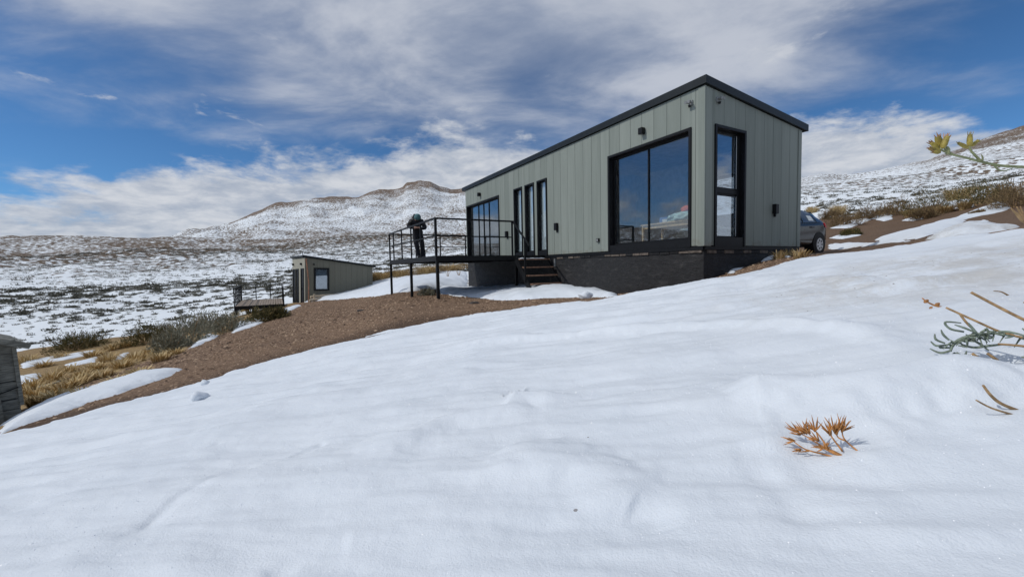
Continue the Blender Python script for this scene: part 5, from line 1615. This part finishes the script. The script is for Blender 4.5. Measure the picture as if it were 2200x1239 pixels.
p = px_on_snow(428, 856); rock('snow_lump', (p[0], p[1], snow_z(*p) + 0.015), (0.062, 0.05, 0.042), 2, 'rounded lump of snow sitting on the slope near the gravel edge', 'snow', 'snow lump', True)
p = px_on_snow(441, 824); rock('snow_lump', (p[0], p[1], snow_z(*p) + 0.012), (0.045, 0.035, 0.03), 4, 'tiny snow lump on the very edge of the slope', 'snow', 'snow lump', True)
p = hit(1258, 641); rock('snow_lump', (p[0], p[1], p[2] + 0.05), (0.13, 0.09, 0.08), 5, 'small snow lump on the gravel in front of the plinth', 'snow', 'snow lump', True)
for k, (x, y, s) in enumerate([(1556, 586, .12), (1572, 578, .11), (1590, 572, .08), (1604, 570, .10)]):
    p = hit(x, y); rock('snow_lump', (p[0], p[1], p[2] + 0.05), (s * 1.4, s, s * .7), 20 + k, ['left-most snow lump against the plinth corner', 'second snow lump along the plinth from the corner', 'smallest snow lump beside the plinth', 'snow lump beside the plinth nearest the car'][k], 'snow', 'snow lump', True)
for k, (x, y, s) in enumerate([(1020, 652, .08), (775, 668, .07)]):
    p = hit(x, y); rock('stone', (p[0], p[1], p[2] + 0.01), (s * 1.5, s, s * .5), 40 + k, ['dark flat stone on the gravel below the steps', 'dark flat stone on the gravel below the deck legs'][k], 'stone')
# old plank lying in the grass by the shed
p0 = hit(82, 838); p1 = hit(130, 826); mid = (p0 + p1) / 2
o = MB().bar(tuple(p0 - mid + [0, 0, .05]), tuple(p1 - mid + [0, 0, .07]), 0.12, 0.03).build('loose_plank', MAT['old'], bevel=0.004); o.location = mid; tag(o, 'grey loose plank lying in the golden grass by the shed', 'plank')


# ------------------------------------------------------------------ plants sticking out of the near snow
def leaf_into(m, base, d, up, L, w, curl=0.3, n=5):
    """tapered fleshy leaf as a bent tube"""
    base = Vector(base); d = Vector(d).normalized(); up = Vector(up)
    pts = [base + d * L * t + up * (curl * L * t * t) for t in np.linspace(0, 1, n)]
    rad = [w * (0.55 + 0.45 * math.sin(math.pi * min(1, t * 1.15))) * (1 - 0.75 * t ** 4) for t in np.linspace(0, 1, n)]
    m.tube(pts, rad, 5)


def frame_at(px, py, lift=0.0, Y=None):
    """local frame on the snow: right and up as the photographer sees them, plus depth"""
    if Y is None:
        p = px_on_snow(px, py); z = snow_z(p[0], p[1]); o = np.array([p[0], p[1], z + lift])
    else: o = at(px, py, Y)
    k = o[1] / F_PX * 1.0
    return o, k


def sprig():
    o, k = frame_at(1808, 964)
    e = empty('dry_sprig', o); tag(e, 'rust-brown dried sprig with needle-like leaves poking out of the near snow', 'dry plant')
    k *= 0.86 / 8.85
    fwd = np.array([ray(1780, 940)[0], 1, 0]); fwd /= np.linalg.norm(fwd); rt = np.array([fwd[1], -fwd[0], 0])
    def P(zx, zy, dep=0.0):      # zoomed sketch coordinates -> local
        v = rt * ((zx - 1045) * k * 1.22) + np.array([0, 0, 1.0]) * ((925 - zy) * k * 1.05) + fwd * dep
        return Vector(v)
    st = MB()
    stems = [[(1050, 950, .0), (870, 880, .0), (640, 790, .01), (480, 730, .02), (330, 720, .03)], [(870, 880, .0), (720, 660, .015), (640, 560, .02)], [(1000, 1010, .0), (560, 950, -.01), (430, 900, -.01), (300, 840, .0)],
             [(1400, 945, .02), (1110, 700, .03), (1050, 530, .035)], [(1110, 700, .03), (1000, 660, .03), (960, 560, .03)], [(1065, 885, .01), (900, 640, .02), (850, 520, .025)], [(560, 960, -.01), (430, 990, -.02)]]
    for s in stems:
        pts = [P(*q) for q in s]; n = len(pts); st.stube(pts, [0.0021 * (1 - 0.45 * i / max(1, n - 1)) for i in range(n)], 6)
    st.stube([P(1060, 955), P(930, 905), P(800, 860)], [0.0036, 0.0044, 0.003], 7)
    st.build('stems', MAT['rust'], e, smooth=True)
    g = random.Random(4)
    lf = MB()
    # (centre, fan direction degrees, spread, count, length)
    for (cx, cy, dep, ang, spr, cnt, ln) in [(640, 590, .02, 100, 38, 9, 250), (500, 690, .02, 135, 40, 10, 270), (400, 760, .03, 160, 34, 9, 260), (330, 830, .0, 185, 30, 7, 200), (960, 590, .03, 95, 32, 13, 330), (880, 610, .025, 112, 26, 9, 300), (1050, 520, .035, 75, 30, 9, 290),
                                             (430, 960, -.01, 215, 24, 5, 170), (700, 760, .01, 145, 40, 8, 210), (820, 850, .0, 120, 75, 9, 130), (760, 880, -.005, 175, 50, 5, 150), (560, 640, .015, 118, 30, 7, 240)]:
        for q in range(cnt):
            a = R(ang + spr * (2 * q / max(1, cnt - 1) - 1) + g.uniform(-6, 6)); dp = g.uniform(-0.5, 0.5)
            d = rt * math.cos(a) + np.array([0, 0, 1.0]) * math.sin(a) + fwd * dp
            leaf_into(lf, P(cx + g.uniform(-18, 18), cy + g.uniform(-18, 18), dep + g.uniform(-.006, .006)), d, Vector(rt * g.uniform(-.25, .25) + np.array([0, 0, g.uniform(-.1, .25)])), ln * k * g.uniform(.85, 1.4), 0.0019, 0.5)
    lf.build('leaves', MAT['rust'], e, smooth=True)


sprig()


def green_plant():
    o, k = frame_at(2150, 785)
    e = empty('snow_plant', o); tag(e, 'grey-green plant with curled leaves and straw stalks at the right edge', 'plant')
    k *= 1 / 5.633
    fwd = np.array([ray(2150, 740)[0], 1, 0]); fwd /= np.linalg.norm(fwd); rt = np.array([fwd[1], -fwd[0], 0])
    def P(zx, zy, dep=0.0):
        return Vector(rt * ((zx - 563) * k * 1.35) + np.array([0, 0, 1.0]) * ((1040 - zy) * k * 1.08) + fwd * dep)
    st = MB()
    for s, w in [([(205, 378, .02), (400, 520, .02), (540, 620, .02), (700, 680, .01), (900, 740, .0), (1100, 900, 0)], .0055), ([(360, 190, .05), (600, 410, .04), (780, 560, .03), (900, 660, .02), (1050, 860, .01)], .0068), ([(680, 285, .06), (845, 470, .05), (1000, 660, .03), (1100, 860, .02)], .006), ([(390, 880, -.03), (500, 1000, -.03), (620, 1115, -.03)], .007),
                 ([(700, 650, -.01), (750, 780, -.02), (820, 960, -.02), (880, 1080, -.02)], .008), ([(480, 870, -.01), (545, 945, -.01)], .006), ([(300, 450, .02), (340, 540, .02), (390, 620, .015)], .005), ([(540, 760, 0), (700, 760, 0), (860, 790, 0), (1100, 900, 0)], .0055), ([(530, 1130, -.04), (700, 1085, -.04), (845, 1085, -.04)], .003), ([(740, 940, -.03), (800, 1060, -.03), (850, 1080, -.03)], .005)]:
        st.stube([P(*q) for q in s], [.72 * w * (1 - .25 * i / len(s)) for i in range(len(s))][::-1], 7)
    st.build('stalks', MAT['twig'], e, smooth=True)
    lv = MB()
    curves = [[(330, 660), (250, 640), (210, 590), (215, 550), (310, 555)], [(390, 640), (330, 600), (270, 575)], [(240, 760), (200, 700), (185, 640)], [(210, 810), (150, 770), (140, 705)], [(230, 830), (150, 860), (110, 810)], [(250, 900), (180, 940), (105, 905)], [(280, 920), (240, 980), (215, 970)], [(270, 930), (290, 1000), (285, 1035)], [(290, 900), (340, 930), (355, 870)], [(240, 870), (180, 880), (170, 870)],
              [(560, 775), (480, 800), (400, 835), (330, 820), (310, 790)], [(390, 740), (440, 790), (490, 850)], [(410, 640), (380, 580), (360, 530)], [(430, 660), (480, 700), (515, 690)], [(440, 640), (470, 610), (460, 600)], [(540, 620), (600, 610), (700, 640)], [(740, 620), (700, 590), (675, 565)], [(750, 620), (760, 580), (745, 560)], [(800, 640), (830, 600), (840, 560)], [(690, 650), (760, 660), (820, 690)], [(680, 895), (730, 880), (845, 850)], [(740, 940), (800, 960), (860, 980)], [(780, 720), (840, 760), (900, 770)], [(720, 1010), (780, 990), (845, 960)]]
    g = random.Random(6)
    for c in curves:
        dep = g.uniform(-.025, .03); n = len(c)
        lv.stube([P(x, y, dep + g.uniform(-.006, .006)) for x, y in c], [0.0030, 0.0038, 0.0036, 0.0030, 0.002][:n - 1] + [0.0016], 6)
    lv.stube([P(560, 640, .012), P(460, 660, .01), P(380, 690, .01), P(300, 760, .01), P(262, 830, .005), P(250, 900, 0)], [.0032, .0042, .005, .0052, .004, .003], 7)
    for q in range(70):
        t = g.uniform(0, 1); bx, by = (560 - 310 * t, 640 + 250 * t * t) if q % 2 else (600 + 420 * t, 640 + 230 * t)
        a = g.uniform(0, 6.28); L = g.uniform(50, 120)
        lv.stube([P(bx, by, g.uniform(-.01, .02)), P(bx + L * .5 * math.cos(a), by - abs(L * .5 * math.sin(a)) + 10, g.uniform(-.02, .03)), P(bx + L * math.cos(a), by - L * .8 * math.sin(a) + 20, g.uniform(-.03, .04))], [.0018, .003, .001], 6, 3)
    lv.build('leaves', MAT['plantgreen'], e, smooth=True)


green_plant()


def twig(name, pts_px, lift, w, mat, label, knobs=()):
    """a twig through the given sight lines, standing in the snow near its last point"""
    base = px_on_snow(*pts_px[-1]); Yb = base[1]; zb = snow_z(*base)
    o0 = np.array([base[0], base[1], zb - 0.004])
    pts = [at(x, y, Yb + lift * (len(pts_px) - 1 - i)) for i, (x, y) in enumerate(pts_px)]
    e = empty(name, o0); tag(e, label, 'twig')
    pts[-1] = o0
    MB().stube([Vector(p - o0) for p in pts], [w * (0.55 + 0.45 * i / (len(pts) - 1)) for i in range(len(pts))], 6).build('stem', MAT[mat], e, smooth=True)
    for (x, y, r) in knobs:
        q = Vector(at(x, y, Yb + lift) - o0)
        MB().stube([q + Vector((-r, 0, -r * .6)), q, q + Vector((r, 0, r * .7))], [r * .5, r, r * .4], 6).build('bud', MAT['rust'], e, smooth=True)


twig('twig', [(1981, 640), (1990, 647), (2008, 656), (2025, 666)], 0.012, 0.0045, 'rust', 'reddish twig with buds lying on the snow below the dirty patch', [(1990, 647, .009), (2014, 654, .009), (2000, 661, .006)])
twig('twig', [(2112, 827), (2128, 848), (2150, 866), (2188, 880)], 0.004, 0.0045, 'twig', 'bent straw twig in the snow below the green plant')
twig('twig', [(2097, 859), (2130, 876), (2178, 893)], 0.003, 0.003, 'twig', 'thin straw twig lowest at the right edge')
twig('twig', [(2135, 625), (2152, 627), (2170, 632)], 0.004, 0.004, 'twig', 'short grey twig on the snow above the green plant')


def flower_stem():
    Y = 0.62
    root = np.array([1.02, 0.62, 0]); root[2] = snow_z(root[0], root[1]) - 0.01
    e = empty('flower_stem', root); tag(e, 'drooping green stem with yellow dried flower heads against the sky', 'plant')
    Z = lambda x, y, d=0.0: Vector(at(1980 + x / 10, 270 + y / 10, Y + d) - root)
    m = MB()
    m.stube([Vector((0, 0, 0)), Vector((0.01, 0, 0.25)), Vector((0.0, 0, 0.50)), Vector((-0.05, 0, 0.555)), Z(2600, 905), Z(2200, 890), Z(1700, 860), Z(1300, 780), Z(950, 690), Z(700, 630), Z(500, 560), Z(400, 500)], [.003, .0028, .0024, .0023, .0022, .0021, .002, .0018, .0016, .0015, .0014, .0012], 8)
    m.stube([Z(1280, 780), Z(1180, 670), Z(1060, 540), Z(1040, 450)], [.0022, .0016, .0014, .0014], 6)
    m.stube([Z(1300, 770), Z(1310, 690), Z(1285, 620)], [.0014, .0011, .0005], 5)
    m.stube([Z(1570, 850), Z(1640, 940), Z(1780, 970), Z(1950, 920)], [.0016, .0011, .0009, .0006], 5)
    m.stube([Z(560, 620), Z(570, 520), Z(545, 450)], [.0026, .0024, .0012], 6); m.stube([Z(640, 620), Z(560, 560), Z(480, 470)], [.0022, .002, .001], 6)
    m.build('stem', MAT['stem'], e, smooth=True)
    g = random.Random(3)
    for (bx, by, tx, ty, w, d) in [(400, 560, 150, 480, .0062, 0), (380, 500, 180, 350, .0058, .01), (420, 470, 330, 210, .0085, .012), (450, 490, 560, 210, .0075, 0), (1030, 440, 1040, 170, .0062, .0), (1000, 480, 780, 370, .0050, -.005), (1070, 440, 1230, 310, .0050, .006), (400, 580, 230, 560, .005, -.008)]:
        w *= 0.55; a, b = Z(bx, by, d), Z(tx, ty, d); dv = b - a
        h = MB().stube([a, a + dv * .25, a + dv * .6, a + dv * .9], [w * .45, w, w * .95, w * .7], 9).build('flower_head', MAT['bud'], e, smooth=True)
        t = MB(); L = dv.length
        for q in range(12):
            s = Vector((g.uniform(-1, 1), g.uniform(-1, 1), g.uniform(-1, 1))) * w * 0.7
            t.stube([a + dv * .7 + s * .6, a + dv * .95 + s * 1.1, a + dv * g.uniform(1.0, 1.12) + s * 1.15], [w * .2, w * .14, w * .05], 4)
        t.build('petals', MAT['budtip'] if bx < 900 else MAT['bud'], h)


flower_stem()
# dry seed stalk at the right edge
root = np.array([1.22, 0.83, 0.0]); root[2] = snow_z(root[0], root[1]) - 0.01
e = empty('dry_stalk', root); tag(e, 'pale straw seed stalk cut off by the right edge', 'dry plant')
Z = lambda x, y: Vector(at(x, y, 0.83) - root)
m = MB()
m.stube([Vector((0, 0, 0)), Vector((0.02, 0, 0.2)), Vector((0.01, 0, 0.42)), Z(2235, 490), Z(2200, 478), Z(2180, 456), Z(2172, 447)], [.003, .003, .0026, .0022, .002, .0018, .001], 6)
for q in [(2184, 444), (2192, 443), (2176, 452), (2203, 452), (2188, 450)]:
    m.stube([Z(2200, 478), Z((2200 + q[0]) / 2, (478 + q[1]) / 2 - 3), Z(*q)], [.0015, .0022, .0008], 5)
m.build('stem', MAT['twig'], e, smooth=True)


def crystals():
    g = np.random.default_rng(77); n = 4500
    th = g.uniform(R(-54), R(54), n); r = 0.55 + 3.2 * g.uniform(0, 1, n) ** 1.5
    x = r * np.sin(th); y = r * np.cos(th)
    z = snow_surface(x, y) + 0.0006
    s = g.uniform(0.0007, 0.0016, n) * np.clip(r, 0.8, 1.8)
    d = g.normal(0, 1, (n, 3)); d /= np.linalg.norm(d, axis=1)[:, None]; e2 = np.cross(d, g.normal(0, 1, (n, 3))); e2 /= np.linalg.norm(e2, axis=1)[:, None]; e3 = np.cross(d, e2)
    c = np.stack([x, y, z], 1)
    V = np.stack([c + e2 * s[:, None], c + e3 * s[:, None], c - e2 * s[:, None], c - e3 * s[:, None]], 1).reshape(-1, 3)
    m, w, b = material('ice_crystal'); b.inputs['Base Color'].default_value = (0.97, 0.98, 1, 1); b.inputs['Roughness'].default_value = 0.25; b.inputs['Specular IOR Level'].default_value = 1.0
    o = link('ice_crystals', np_mesh('ice_crystals', V, np.arange(4 * n).reshape(-1, 4)), m)
    tag(o, 'tiny glinting ice crystals scattered over the near snow crust', 'ice', kind='stuff')


crystals()

# two bare twigs in the snow bank behind the deck legs
for (x, y), lb in (((962, 601), 'tiny bare twig in the snow bank under the deck, left one'), ((986, 597), 'tiny bare twig in the snow bank beside the house plinth')):
    p = hit(x, y); e = empty('bare_twig', p); tag(e, lb, 'twig'); m = MB(); g = random.Random(int(x))
    for q in range(6):
        a = g.uniform(0, 6.28); L = g.uniform(.25, .5)
        m.tube([(0, 0, 0.05), (.35 * L * math.cos(a), .35 * L * math.sin(a), .25 + .4 * L), (.7 * L * math.cos(a + .3), .7 * L * math.sin(a + .3), .25 + L)], [.011, .008, .003], 5)
    m.build('stems', MAT['twig'], e)
